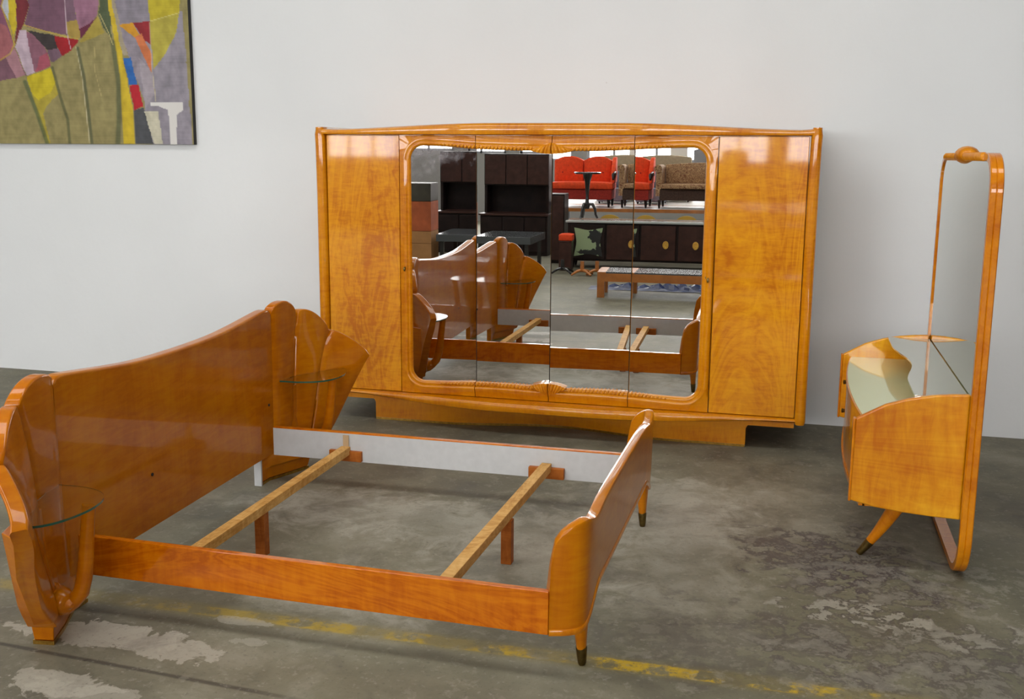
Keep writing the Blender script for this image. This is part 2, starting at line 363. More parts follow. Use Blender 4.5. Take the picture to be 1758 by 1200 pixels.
# ------------------------------------------------------------------ wardrobe
WX0, WX1, WC = -2.85, .085, -1.3825
def build_wardrobe():
    T = Thing('wardrobe', 'large golden birch wardrobe with four mirrored centre doors against the white wall', 'wardrobe', (WC, 6.35, 0))
    T.part('carcass', MB().box(-2.80, .035, 6.036, 6.70, .17, 1.765), M_frame, bevel=.006)
    # side stiles: rounded fronts
    for x0, x1 in ((WX0, -2.785), (.026, WX1)):
        sec = []
        xm, hw = (x0+x1)/2, (x1-x0)/2
        out = -1 if x0 < -1 else 1
        prof = [(-hw, .05), (-hw, .0), (-hw*.9, -.012), (-hw*.55, -.022), (0, -.026), (hw*.55, -.022), (hw*.9, -.012), (hw, 0), (hw, .05)]
        rows = []
        for z in [.172, .19, .25, .6, 1.0, 1.4, 1.7, 1.76, 1.79, 1.802]:
            k = 1 if .18 < z < 1.77 else .82
            flare = .006*sm((z-1.6)/.2)
            rows.append([(xm+p[0]*k+out*flare, 6.0+p[1]*k, z) for p in prof])
        mb = MB().grid(rows, closed_u=True, capu=True)
        mb.box(min(x0, x1)+.004, max(x0, x1)-.004, 6.04, 6.70, .175, 1.795)
        T.part('side_stile', mb, M_frame)
    # cornice: bowed top rail with a small horn at each end
    rows = []
    for i in range(61):
        u = i/60; x = WX0+.012+(WX1-WX0-.024)*u; c = abs(2*u-1)
        top = 1.790+.037*sm((1-c)/.75)+.016*sm((c-.95)/.05); bot = 1.759
        y = 6.0-.020-.016*sm((1-c)/.8)
        h = top-bot
        rows.append([(x, 6.70, bot), (x, y+.012, bot), (x, y+.004, bot+.004), (x, y, bot+h*.45), (x, y+.004, bot+h*.8), (x, y+.016, top-.003), (x, y+.03, top), (x, 6.70, top)])
    T.part('cornice', MB().grid(rows, closed_u=True, capu=True), M_frame_h)
    # base moulding, bowed forward at the centre
    rows = []
    for i in range(81):
        u = i/80; x = WX0+.03+(WX1-WX0-.06)*u; c = abs(2*u-1)
        bow = .120*sm((1-c)/.85)**1.1; y = 5.985-bow; h = .022+.022*sm((1-c)/.7)
        zt = .205; zb = zt-h-.010*sm((1-c)/.5)
        rows.append([(x, 6.10, zt), (x, y+.022, zt), (x, y+.008, zt-.004), (x, y+.001, zt-.012), (x, y, (zt+zb)/2-.003), (x, y+.006, zb+.006), (x, y+.02, zb), (x, 6.10, zb)])
    T.part('base_moulding', MB().grid(rows, closed_u=True, capu=True), M_frame_h)
    T.part('bottom_board', MB().box(-2.79, .025, 6.02, 6.70, .145, .172), M_frame_h)
    # plinth with concave wavy front and flared ends
    def py(x):
        u = abs((x-WC)/1.137); return 6.082+.115*sm((.62-u)/.62)
    def flare(z): return .03*sm((z-.105)/.045)**1.5+.004
    rows = []
    nx = 60
    for z in (0.012, .05, .09, .11, .125, .14, .155):
        fl = flare(z); row = []
        for i in range(nx+1):
            x = -2.52+2.275*i/nx; xx = WC+(x-WC)*(1+fl/1.137)
            row.append((xx, py(x), z))
        row += [(row[-1][0], 6.62, z), (row[0][0], 6.62, z)]
        rows.append(row)
    T.part('plinth', MB().grid(rows, closed_u=True, capu=True), M_frame_h, smooth=50)
    rows = [[(-2.522+2.279*i/nx, py(-2.522+2.279*i/nx)-.003, z) for i in range(nx+1)]+[(-.243, 6.60, z), (-2.522, 6.60, z)] for z in (0, .013)]
    T.part('brass_strip', MB().grid(rows, closed_u=True, capu=True), M_brass, label='thin brass strip along the plinth foot')
    # outer doors
    for x0, x1 in ((-2.782, -2.318), (-.451, .023)):
        d = T.part('door', MB().box(x0, x1, 5.998, 6.028, .208, 1.756), M_door, bevel=.004)
    # mirrored doors
    dx = [-2.315, -1.842, -1.3875, -.915, -.454]
    xl, xr = -2.240, -.520
    def ztop(x):
        z = sinterp(x, [(-2.25, 1.695), (-2.05, 1.691), (-1.84, 1.678), (-1.65, 1.672), (-1.50, 1.670), (-1.385, 1.668), (-1.27, 1.670), (-1.1, 1.672), (-.915, 1.680), (-.70, 1.690), (-.51, 1.694)])
        return z
    def zbot(x):
        z = sinterp(x, [(-2.25, .286), (-2.05, .290), (-1.84, .298), (-1.65, .300), (-1.5, .297), (-1.385, .300), (-1.27, .297), (-1.1, .300), (-.915, .297), (-.7, .288), (-.51, .284)])
        return z
    R_ = .075
    angs = [radians(2.73), radians(.85), radians(2.6), radians(1.1)]
    pits = [radians(-.33), radians(-.24), radians(.0), radians(.0)]
    PROF = [(0, .020), (.004, .004), (.010, -.004), (.018, -.006), (.024, -.003), (.028, -.012), (.036, -.017), (.046, -.016), (.058, -.008), (.07, -.002)]
    def yprof(d):
        return interp(d, PROF)
    for k in range(4):
        x0, x1 = dx[k]+.0022, dx[k+1]-.0022
        left, right = k == 0, k == 3
        inner, outer = [], []
        xs = [x0+(x1-x0)*i/28 for i in range(29)]
        def top_run(xs):
            for x in xs: inner.append((x, ztop(x))); outer.append((x, 1.7555))
        if k in (1, 2):
            strips = [([(x, ztop(x)) for x in xs], [(x, 1.7555) for x in xs]), ([(x, zbot(x)) for x in xs], [(x, .2085) for x in xs])]
        else:
            s = 1 if left else -1; xi = xl if left else xr; xo = x0 if left else x1; xe = x1 if left else x0
            inn, out = [], []
            zt, zb = ztop(xi+s*R_), zbot(xi+s*R_)
            for i in range(25):
                x = xe+(xi+s*R_-xe)*i/24; inn.append((x, ztop(x))); out.append((x, 1.7555))
            for i in range(1, 13):
                a = pi/2*i/12; inn.append((xi+s*R_-s*R_*sin(a), zt-R_+R_*cos(a)))
                fx = i/12
                if fx <= .5: out.append((xi+s*R_+(xo-xi-s*R_)*fx*2, 1.7555))
                else: out.append((xo, 1.7555-(1.7555-(zt-R_))*(fx-.5)*2))
            for i in range(1, 21):
                z = (zt-R_)+((zb+R_)-(zt-R_))*i/20; inn.append((xi, z)); out.append((xo, z))
            for i in range(1, 13):
                a = pi/2*i/12; inn.append((xi+s*R_-s*R_*cos(a), zb+R_-R_*sin(a)))
                fx = i/12
                if fx <= .5: out.append((xo, (zb+R_)+(.2085-zb-R_)*fx*2))
                else: out.append((xo+(xi+s*R_-xo)*(fx-.5)*2, .2085))
            for i in range(1, 25):
                x = (xi+s*R_)+(xe-xi-s*R_)*i/24; inn.append((x, zbot(x))); out.append((x, .2085))
            strips = [(inn, out)]
        door = T.part('mirror_door', MB().box(x0, x1, 6.0305, 6.0345, .209, 1.755), M_dark)
        for si, (inn, out) in enumerate(strips):
            rows = []
            ds = [0, .004, .010, .018, .024, .028, .036, .046, .058]
            for p, q in zip(inn, out):
                D = sqrt((q[0]-p[0])**2+(q[1]-p[1])**2); row = []
                for d in ds+[None]:
                    dd = D if d is None else min(d, D*.85*d/.058 if D < .07 else d)
                    f = dd/D
                    kz = .3 if p[1] > 1.5 else (1.0 if p[1] < .4 else .6)
                    y = 5.995+((yprof(dd)*(kz if dd > .025 else 1)) if d is not None else 0.0)
                    row.append((p[0]+(q[0]-p[0])*f, y, p[1]+(q[1]-p[1])*f))
                row += [(q[0], 6.028, q[1]), (p[0], 6.028, p[1])]
                rows.append(row)
            T.part('shaped_frame' if k in (0, 3) else ('top_rail', 'bottom_rail')[si], MB().grid(rows, closed_u=True, capu=True), M_frame_h if k in (1, 2) else M_frame, parent=door, smooth=60)
        # mirror pane, each hung a touch out of true like the real ones
        mx0, mx1 = (xl-.006 if left else x0+.002), (xr+.006 if right else x1-.002)
        cx = (mx0+mx1)/2
        rot = Matrix.Rotation(angs[k], 4, 'Z') @ Matrix.Rotation(-pits[k], 4, 'X')
        mp = MB()
        pane = []
        for X, Yv, Z in [(mx0, 0, .272), (mx1, 0, .272), (mx1, 0, 1.708), (mx0, 0, 1.708)]:
            pane.append(rot @ Vector((X-cx, 0, Z-.98)))
        back = [v+Vector((0, .004, 0)) for v in pane]
        c0 = Vector((cx, 6.0145, .98))
        mp.add([c0+v for v in pane+back], [(0, 1, 2, 3), (7, 6, 5, 4), (0, 4, 5, 1), (1, 5, 6, 2), (2, 6, 7, 3), (3, 7, 4, 0)])
        T.part('mirror_pane', mp, M_mirror_fox if k == 0 else M_mirror, parent=door, smooth=10, label='mirror pane with clouded foxed silvering at its top' if k == 0 else None)
        # rope carving along the opening
        for which in (0, 1):
            rope = MB(); zf = zbot if which else ztop; sg = -1 if which else 1
            a, b = (max(x0, xl+.17), min(x1, xr-.17))
            x = a+.012
            while x < b-.008:
                if abs(x-WC) > (.115 if not which else .10):
                    fade = min(1, (x-xl-.12)/.25, (xr-.12-x)/.25)
                    rot2 = Matrix.Rotation(radians(38), 3, 'Y')
                    rope.ball((x, 5.994, zf(x)+sg*.013), .0055*fade+.004, .012, .013*fade+.003, 8, 5, rot2)
                x += .0225
            T.part('rope_carving', rope, M_carve, parent=door, smooth=60)
        # half shell fans on the two centre doors
        if k in (1, 2):
            sgn = -1 if k == 1 else 1
            for which in (0, 1):
                rows = []; nseg = 36
                for j in range(nseg+1):
                    u = j/nseg; half = .125 if not which else .105
                    ridge = abs(sin(pi*u*5.5))**.6; row = []
                    if not which:
                        zo = 1.714-.040*u**1.7; zi = 1.654+.018*u**2     # arch above, belly below
                        xo, xi = .070*u**1.1+ .055*u*u, half*u
                        for q in range(6):
                            f = q/5; row.append((xo+(xi-xo)*f, 5.986-.018*sin(pi*(.15+.75*f))*(1-.3*u)-.015*ridge*(.3+.7*f), zo+(zi-zo)*f))
                    else:
                        zo = .248+.034*u**1.7; zi = .321-.020*u**2
                        xo, xi = .06*u*u+.03*u, half*u
                        for q in range(6):
                            f = q/5; row.append((xo+(xi-xo)*f, 5.986-.018*sin(pi*(.15+.75*f))*(1-.3*u)-.015*ridge*(.3+.7*f), zo+(zi-zo)*f))
                    row = [(-1.3875+sgn*(.0012+p[0]), p[1], p[2]) for p in row]
                    row += [(row[-1][0], 6.015, row[-1][2]), (row[0][0], 6.015, row[0][2])]
                    rows.append(row)
                T.part('carved_fan', MB().grid(rows, closed_u=True, capu=True), M_carve, parent=door, smooth=35)
        if k in (0, 3):
            x = -2.281 if k == 0 else -.482
            mb = MB().tube([(x, 5.999, .98), (x, 5.990, .98)], .011, 12, sx=1.0, sy=1.6).tube([(x, 5.992, .98), (x, 5.972, .972)], .004, 8).ball((x, 5.97, .968), .007, .006, .014, 8, 6)
            T.part('key', mb, M_brass_dark, parent=door, label='small dark key in its lock')
    return T
build_wardrobe()

# ------------------------------------------------------------------ bed
BO = Vector((-2.5, 3.91, 0)); bya = radians(2.416)
BN = Vector((-sin(bya), cos(bya), 0)); BE = Vector((cos(bya), sin(bya), 0))
def HB(w, d, z): return BO+w*BE+d*BN+Vector((0, 0, z))
bed = Thing('bed', 'golden birch double bed frame without mattress, shell headboard and curved footboard', 'bed', (-1.55, 3.9, 0))
def build_headboard():
    prof = [(0, .832), (.2, .834), (.35, .840), (.5, .852), (.65, .867), (.75, .877), (.81, .881), (.845, .874), (.858, .858)]
    rows = []
    nd = 80
    for i in range(nd+1):
        d = -.858+1.716*i/nd; a = abs(d); zt = sinterp(a, prof)
        sec = [(-.060, .14), (0, .14), (0, zt-.012), (-.0015, zt-.006), (-.005, zt-.0015), (-.011, zt), (-.046, zt), (-.055, zt-.003), (-.060, zt-.012)]
        rows.append([HB(w, d, z) for w, z in sec])
    hb = bed.part('headboard', MB().grid(rows, closed_u=True, capu=True), M_head)
    # two dowel holes
    for d, z in ((-.28, .36), (.80, .40)):
        bed.part('bolt', MB().tube([HB(-.002, d, z), HB(.004, d, z)], .007, 10), M_dark, parent=hb)
    for sd in (-1, 1):
        H = lambda w, d, z: HB(w, d*sd, z)
        C = [ [(0, .862, .866), (0, .858, .70), (0, .855, .55), (0, .85, .27), (-.004, .84, .16)],
              [(.032, 1.092, .822), (.032, 1.062, .70), (.032, 1.037, .52), (.035, 1.02, .27), (.035, .985, .155)],
              [(.128, 1.298, .704), (.122, 1.235, .62), (.116, 1.19, .52), (.105, 1.12, .30), (.095, 1.06, .14)],
              [(.305, 1.430, .560), (.272, 1.370, .47), (.228, 1.318, .36), (.172, 1.225, .2), (.135, 1.14, .115)] ]
        NT = 18
        def curve(c, t):   # t 1 at top
            k = (1-t)*(len(c)-1); pts = list(range(len(c)))
            return Vector([sinterp(k, [(i, c[i][j]) for i in pts]) for j in range(3)])
        bumps = [.058, .052, .030]; bul = [.017, .019, .016]
        wing = None
        # base of the wing (post and foot)
        rows = []
        for z, pts in [ (.014, [(.086, 1.067), (.045, .95), (-.016, .81), (-.016, .728), (-.055, .728), (-.055, .81), (-.03, .95), (.016, 1.075)]),
                        (.070, [(.098, 1.078), (.055, .955), (-.010, .81), (-.016, .728), (-.055, .728), (-.055, .81), (-.03, .955), (.020, 1.090)]),
                        (.078, [(.120, 1.090), (.075, .965), (-.004, .81), (-.016, .728), (-.055, .728), (-.055, .81), (-.03, .965), (.020, 1.110)]),
                        (.130, [(.140, 1.140), (.085, .985), (.0, .82), (-.016, .728), (-.055, .728), (-.055, .81), (-.03, .98), (.020, 1.135)]),
                        (.170, [(.155, 1.190), (.085, 1.04), (.0, .84), (-.016, .728), (-.055, .728), (-.055, .81), (-.03, .985), (.020, 1.150)]),
                        (.30, [(.200, 1.278), (.085, 1.115), (.0, .85), (-.016, .728), (-.055, .728), (-.055, .81), (-.03, .985), (.035, 1.190)]),
                        (.46, [(.240, 1.335), (.095, 1.16), (.0, .86), (-.012, .728), (-.055, .728), (-.055, .81), (-.025, 1.0), (.06, 1.245)]) ]:
            rows.append([H(w-(.012 if z > .16 and i in (0, 1, 2) else 0), d, z) for i, (w, d) in enumerate(pts)])
        wing = bed.part('nightstand_wing', MB().grid(rows, closed_u=True, capu=True), M_head, bevel=.010, seg=3, smooth=35)
        for li in range(3):
            NU = 14; front = []
            for it in range(NT+1):
                t = it/NT; row = []
                P = [curve(c, t) for c in C]
                for iu in range(NU+1):
                    u = iu/NU; s = li+u
                    p = Vector([sinterp(s, [(i, P[i][j]) for i in range(4)]) for j in range(3)])
                    g = (4*u*(1-u))
                    ds = Vector([sinterp(min(3, s+.05), [(i, P[i][j]) for i in range(4)])-sinterp(max(0, s-.05), [(i, P[i][j]) for i in range(4)]) for j in range(3)])
                    nr = Vector((ds.y, -ds.x, 0)).normalized()      # (w,d) normal towards the viewer side
                    p += nr*(bul[li]*g**.5 - (.0 if True else 0))
                    p.z += bumps[li]*g**.6*(t**8) 
                    row.append((p, nr))
                front.append(row)
            th = .050 if li < 2 else .052
            mb = MB(); rows = []
            # closed section per u column running from front bottom up, over a rounded rim, down the back
            for iu in range(NU+1):
                col = []
                gap = .0012*(1 if iu == NU else 0)
                for it in range(NT+1): col.append(front[it][iu][0].copy())
                top, nr = front[NT][iu]; prev = front[NT-1][iu][0]
                r = .009
                col[-1] = top-Vector((0, 0, r)) if (top-prev).z > r else prev+(top-prev)*.3
                base = top.copy()
                for a in (.25, .5, .75, 1.0):
                    an = a*pi/2; q = base-nr*r*(1-cos(an)); q.z = base.z-r+r*sin(an); col.append(q)
                for a in (0, .33, .66, 1.0):
                    an = a*pi/2; q = base-nr*(th-r+r*sin(an)); q.z = base.z-r+r*cos(an); col.append(q)
                for it in (NT-3, NT//2, 0):
                    q = front[it][iu][0]-front[it][iu][1]*th; col.append(q)
                rows.append([H(*q) for q in col])
            mb.grid(rows, closed_u=True, capu=True)
            bed.part('shell_lobe', mb, M_head, parent=wing, smooth=50)
        # brass strip under the foot
        pts = [(.089, 1.070), (.048, .951), (-.014, .81), (-.014, .728), (-.056, .728), (-.056, .81), (-.033, .95), (.013, 1.078)]
        bed.part('brass_strip', MB().grid([[H(w, d, z) for w, d in pts] for z in (0, .014)], closed_u=True, capu=True), M_brass, parent=wing)
        # carved scroll
        sc = MB(); ax = [H(.04+.0145*i, 1.02+.0055*i, .160-.001*i) for i in range(9)]
        sc.tube(ax, [.040, .046, .042, .047, .042, .046, .041, .038, .024], 18)
        sc.tube([H(.156, 1.064, .152), H(.170, 1.070, .151)], [.020, .008], 12)
        bed.part('carved_scroll', sc, M_head, parent=wing, smooth=50)
        # shelf arm
        path = [(.085, 1.065, .130), (.105, 1.052, .124), (.130, 1.045, .132), (.158, 1.045, .156), (.192, 1.048, .195), (.210, 1.052, .250), (.222, 1.053, .32), (.230, 1.053, .39), (.238, 1.053, .45), (.243, 1.05, .498)]
        rr = [.016, .020, .022, .023, .024, .024, .023, .021, .020, .020]
        mb = MB().tube([H(*q) for q in path], rr, 12, up=BN*sd, sx=.95, sy=1.15)
        bed.part('shelf_arm', mb, M_head, parent=wing, smooth=60)
        # glass shelf
        outl = [(.012, .905), (.05, 1.03), (.09, 1.15), (.165, 1.265), (.195, 1.285), (.235, 1.255), (.262, 1.20), (.276, 1.13), (.277, 1.07), (.262, 1.0), (.228, .945), (.175, .910), (.11, .893), (.05, .893)]
        fine = []
        nO = len(outl)
        for i in range(nO):
            p0, p1, p2, p3 = [Vector(outl[(i+j) % nO]) for j in (-1, 0, 1, 2)]
            for q in range(4):
                t = q/4
                fine.append(.5*((2*p1)+(-p0+p2)*t+(2*p0-5*p1+4*p2-p3)*t*t+(-p0+3*p1-3*p2+p3)*t**3))
        mb = MB().grid([[H(q.x, q.y, z) for q in fine] for z in (.500, .508)], closed_u=True, capu=True)
        mb.m = [1]*(len(mb.f)-2)+[0, 0]
        bed.part('glass_shelf', mb, [M_glass, M_glass_edge], parent=wing, smooth=30, label='thin clear glass shelf with green edge')
        if sd == 1:
            bed.part('painted_post', MB().add([H(*q) for q in [(-.05, .714, 0), (-.012, .714, 0), (-.012, .727, 0), (-.05, .727, 0), (-.05, .714, .2), (-.012, .714, .2), (-.012, .727, .2), (-.05, .727, .2)]],
                     [(0,3,2,1),(4,5,6,7),(0,1,5,4),(1,2,6,5),(2,3,7,6),(3,0,4,7)]), M_white_liner, parent=wing, label='white painted edge of the post')
build_headboard()

def beam(mb, a, b, w, h, z0):
    a = Vector((*a, 0)); b = Vector((*b, 0)); t = (b-a).normalized(); n = Vector((-t.y, t.x, 0))*w/2
    vs = [a-n, a+n, b+n, b-n]; vs = [v+Vector((0, 0, z0)) for v in vs]+[v+Vector((0, 0, z0+h)) for v in vs]
    return mb.add(vs, [(0,1,2,3),(7,6,5,4),(0,4,5,1),(1,5,6,2),(2,6,7,3),(3,7,4,0)])
RN = ((-2.44, 3.108), (-.702, 3.085)); RF = ((-2.50, 4.700), (-.702, 4.710))
near_rail = bed.part('side_rail', beam(MB(), *RN, .026, .147, .150), M_rail, bevel=.004)
far_rail = bed.part('side_rail', beam(MB(), *RF, .026, .147, .150), M_rail, bevel=.004)
bed.part('rail_liner', beam(MB(), (RN[0][0], RN[0][1]+.0145), (RN[1][0], RN[1][1]+.0145), .003, .139, .151), M_white_liner, parent=near_rail, label='pale grey painted inner face of the rail')
bed.part('rail_liner', beam(MB(), (RF[0][0], RF[0][1]-.0145), (RF[1][0], RF[1][1]-.0145), .003, .139, .151), M_white_liner, parent=far_rail, label='pale grey painted inner face of the rail')
for xa, xb, xl_, yl in ((-2.070, -2.105, -2.090, 3.79), (-1.105, -1.088, -1.088, 3.99)):
    cb = bed.part('cross_beam', beam(MB(), (xa, 3.135), (xb, 4.682), .048, .040, .188), M_pine, bevel=.003)
    bed.part('leg', MB().box(xl_-.022, xl_+.022, yl-.022, yl+.022, 0, .187), M_block, parent=cb, bevel=.003)
    for y, yy in ((3.128, xa), (4.680, xb)):
        s = 1 if y < 4 else -1
        bed.part('bracket_block', MB().box(yy-.085, yy+.085, y-.014+ (s>0)*.0, y+.014, .155, .207), M_block, bevel=.003)
bed.part('glue_patch', MB().box(-2.118, -2.088, 4.6765, 4.679, .21, .285), plain('bare_patch', lin(186,160,124), .8), parent=far_rail, label='bare brown patch on the pale liner')

def build_footboard():
    FX, FY = -.6, 3.895
    # plan path from one rail end round to the other
    half = [(-.102, .817), (-.098, .815), (-.085, .811), (-.065, .805), (-.042, .796), (-.020, .783), (-.006, .768), (0.002, .750), (.006, .73), (.009, .69), (.010, .64), (.010, .58), (.010, .52), (.010, .42), (.010, .30), (.010, .15)]
    zt = [(0, .31), (.003, .36), (.007, .43), (.016, .462), (.040, .495), (.065, .512), (.09, .522), (.115, .527), (.135, .527), (.17, .517), (.22, .505), (.28, .503), (.33, .510), (.42, .517), (.55, .521), (.8, .522)]
    path = half+[(.010, 0)]+[(w, -d) for w, d in reversed(half)]
    L = [0]
    for a, b in zip(path, path[1:]): L.append(L[-1]+sqrt((a[0]-b[0])**2+(a[1]-b[1])**2))
    tot = L[-1]; 
    # densify
    dense = []
    for i in range(len(path)-1):
        n = max(1, int((L[i+1]-L[i])/.02))
        for q in range(n): f = q/n; dense.append((path[i][0]+(path[i+1][0]-path[i][0])*f, path[i][1]+(path[i+1][1]-path[i][1])*f, L[i]+(L[i+1]-L[i])*f))
    dense.append((*path[-1], tot))
    rows = []; trim = []
    for i, (w, d, l) in enumerate(dense):
        a = dense[max(0, i-1)]; b = dense[min(len(dense)-1, i+1)]
        t = Vector((b[0]-a[0], b[1]-a[1], 0)).normalized(); nr = Vector((-t.y, t.x, 0))
        if nr.x*1+nr.y*(1 if d > 0 else -1)*.5 < 0: nr = -nr
        lm = min(l, tot-l); top = sinterp(lm, zt); ad = abs(d)
        bot = .150+.088*sm((.80-ad)/.26)
        bow = .030*sm((.8-ad)/.8)      # outward belly of the panel
        c = Vector((FX+w, FY+d, 0)); th = .034
        def Q(off, z): return c+nr*off+Vector((bow*0, 0, z))
        r = .015
        rows.append([Q(0, bot), Q(.004, bot+(top-bot)*.3), Q(.006, bot+(top-bot)*.6), Q(.008, top-r), Q(.004, top-.005), Q(-.006, top), Q(-.02, top), Q(-.030, top-.005), Q(-th, top-r), Q(-th, bot)])
        trim.append([Q(.002, bot-.004), Q(.0055, bot+.003), Q(.0055, bot+.012), Q(.002, bot+.018), Q(-th, bot+.01), Q(-th-.001, bot-.004)])
    fb = bed.part('footboard', MB().grid(rows, closed_u=True, capu=True), M_head)
    bed.part('bottom_trim', MB().grid(trim, closed_u=True, capu=True), M_rim, parent=fb)
    for s in (-1, 1):
        top = Vector((FX-.026, FY+s*.700, .215)); tip = Vector((FX-.016, FY+s*.688, 0))
        pts = [top+(tip-top)*q for q in (0, .2, .4, .6, .74)]
        lg = bed.part('leg', MB().tube(pts, [.033, .031, .026, .0205, .018], 14, up=(0, 1, 0), sx=1.25, sy=.9), M_head)
        pts = [top+(tip-top)*q for q in (.70, .72, .85, .97, 1)]
        bed.part('brass_cap', MB().tube(pts, [.0185, .0198, .0175, .0145, .012], 14, up=(0, 1, 0), sx=1.2, sy=.95), M_brass_dark, parent=lg, label='tarnished brass foot cap')
build_footboard()

# ------------------------------------------------------------------ vanity
def build_vanity():
    T = Thing('vanity_table', 'golden birch dressing table with tall hoop framed mirror at the right', 'dressing table', (.47, 5.035, 0))
    Y0, Y1 = 4.262, 5.808
    def hoop(inset, rt, rb, z0, z1, n=10):
        a, b = Y0+inset, Y1-inset; P = []
        for cy, cz, r, s in ((b-rb, z0+rb, rb, -90), (b-rt, z1-rt, rt, 0), (a+rt, z1-rt, rt, 90), (a+rb, z0+rb, rb, 180)):
            for i in range(n+1):
                an = radians(s+90*i/n); P.append((cy+r*cos(an), cz+r*sin(an)))
        return P
    P = hoop(.015, .13, .17, .015, 1.655)
    # subdivide long sides
    Q = []
    for i, p in enumerate(P):
        q = P[(i+1) % len(P)]; d = sqrt((p[0]-q[0])**2+(p[1]-q[1])**2); n = max(1, int(d/.12))
        for k in range(n): Q.append((p[0]+(q[0]-p[0])*k/n, p[1]+(q[1]-p[1])*k/n))
    sec = [(-.023, -.015), (-.023, .011), (-.019, .015), (-.003, .015), (0, .012), (.003, .015), (.020, .015), (.024, .011), (.024, -.015)]
    def mk(pts):
        mb = MB(); rows = []
        n = len(pts); cy, cz = (Y0+Y1)/2, .83
        for i in range(n):
            a, b = pts[i-1], pts[(i+1) % n]; t = Vector((b[0]-a[0], b[1]-a[1])).normalized(); nr = Vector((t.y, -t.x))
            rows.append([(.688+s[0], pts[i][0]+nr.x*s[1], pts[i][1]+nr.y*s[1]) for s in sec])
        return mb.grid(rows, closed_u=True, closed_v=True)
    hoop_o = T.part('hoop_frame', mk(Q), M_rim, smooth=35)
    # mirror
    MP = [p for p in hoop(.028, .118, .01, .60, 1.643) ]
    T.part('mirror_pane', MB().prism(MP, 'x', .672, .680), M_vmirror, parent=hoop_o, smooth=10)
    T.part('mirror_back', MB().prism(hoop(.029, .117, .01, .30, 1.642), 'x', .681, .692), M_frame, parent=hoop_o)
    # crest: carved knot and ropes
    kn = MB(); yc = 5.035
    rows = []
    for i in range(25):
        u = i/24*2-1; r = .036*sqrt(max(.03, 1-abs(u)**3)); rg = .003*abs(sin(u*12))
        rows.append([(.680+(r*1.3+rg)*cos(2*pi*k/16), yc+u*.07, 1.662+(r+rg)*sin(2*pi*k/16)) for k in range(16)])
    kn.grid(rows, closed_u=True, capu=True)
    T.part('carved_knot', kn, M_carve, parent=hoop_o, smooth=45)
    for s in (-1, 1):
        rp = MB(); y = .10
        while y < .58:
            rp.ball((.666, yc+s*y, 1.655), .018, .012, .020, 8, 5, Matrix.Rotation(radians(30*s), 3, 'X')); y += .035
        T.part('rope_carving', rp, M_carve, parent=hoop_o, smooth=60)
    # side panels
    top = [(.252, .632), (.30, .660), (.361, .696), (.445, .725), (.529, .743), (.60, .751), (.668, .755)]
    bot = [(.668, .252), (.56, .255), (.45, .262), (.345, .274), (.247, .296)]
    for ya, yb in ((4.300, 4.328), (5.742, 5.770)):
        sp = T.part('side_panel', MB().prism(top+bot, 'y', ya, yb), M_van, bevel=.007, seg=3)
        T.part('front_lipping', MB().box(.243, .254, ya-.003, yb+.003, .292, .634), M_rim, parent=sp, bevel=.004)
    def fx(y): u = (y-yc)/.71; return .248+.042*u*u
    ys = [4.329+1.412*i/40 for i in range(41)]
    T.part('table_top', MB().prism([(fx(y)+.006, y) for y in ys]+[(.668, 5.741), (.668, 4.329)], 'z', .612, .622), M_vtop, label='pale green glass table top')
    T.part('top_rail', MB().prism([(fx(y), y) for y in ys]+[(fx(y)+.02, y) for y in reversed(ys)], 'z', .590, .618), M_rim)
    T.part('bottom_board', MB().prism([(fx(y)+.012, y) for y in ys]+[(.664, 5.741), (.664, 4.329)], 'z', .268, .285), M_van)
    T.part('bottom_rail', MB().prism([(fx(y)-.003, y) for y in ys]+[(fx(y)+.02, y) for y in reversed(ys)], 'z', .268, .288), M_rim)
    T.part('back_board', MB().box(.650, .664, 4.329, 5.741, .285, .60), M_frame)
    def front(y0, y1, z0, z1, name):
        yy = [y0+(y1-y0)*i/12 for i in range(13)]
        return T.part(name, MB().prism([(fx(y)+.003, y) for y in yy]+[(fx(y)+.022, y) for y in reversed(yy)], 'z', z0, z1), M_van, smooth=30)
    for a, b in ((4.333, 4.76), (5.31, 5.737)):
        for z0, z1 in ((.291, .436), (.440, .587)):
            d = front(a, b, z0, z1, 'drawer'); y = a+.14 if a < 5 else b-.14; x = fx(y)
            T.part('knob', MB().tube([(x+.004, y, (z0+z1)/2), (x-.012, y, (z0+z1)/2)], [.008, .011], 10).ball((x-.014, y, (z0+z1)/2), .006, .012, .012, 8, 6), M_brass_dark, parent=d)
    front(4.764, 5.306, .291, .587, 'door')
    # upper mirrored glass shelf with a waisted front edge
    sh = []
    for i in range(41):
        u = i/40*2-1; y = yc+u*.706
        x = .468+.05*(.5+.5*cos(pi*max(-1, min(1, u/.62))))
        sh.append((x, y))
    T.part('glass_shelf', MB().prism(sh+[(.668, yc+.706), (.668, yc-.706)], 'z', .728, .736), [M_vshelf], label='upper glass shelf with waisted front edge')
    # splayed front legs
    for s, y0 in ((-1, 4.50), (1, 5.57)):
        tip = Vector((.312, y0, .004)); topv = Vector((.462, y0+.03*-s*-1, .268)); midv = (tip+topv)/2+Vector((.012, 0, -.016))
        pts = []; rad = []
        for i in range(9):
            t = i/8; pts.append((1-t)**2*tip+2*t*(1-t)*midv+t*t*topv); rad.append(.014+.022*t**1.1)
        lg = T.part('leg', MB().tube(pts[2:], rad[2:], 14), M_rim)
        T.part('brass_cap', MB().tube(pts[:3], [rad[0], rad[1]+.001, rad[2]+.0015], 14), M_brass_dark, parent=lg, label='brass foot cap')
build_vanity()

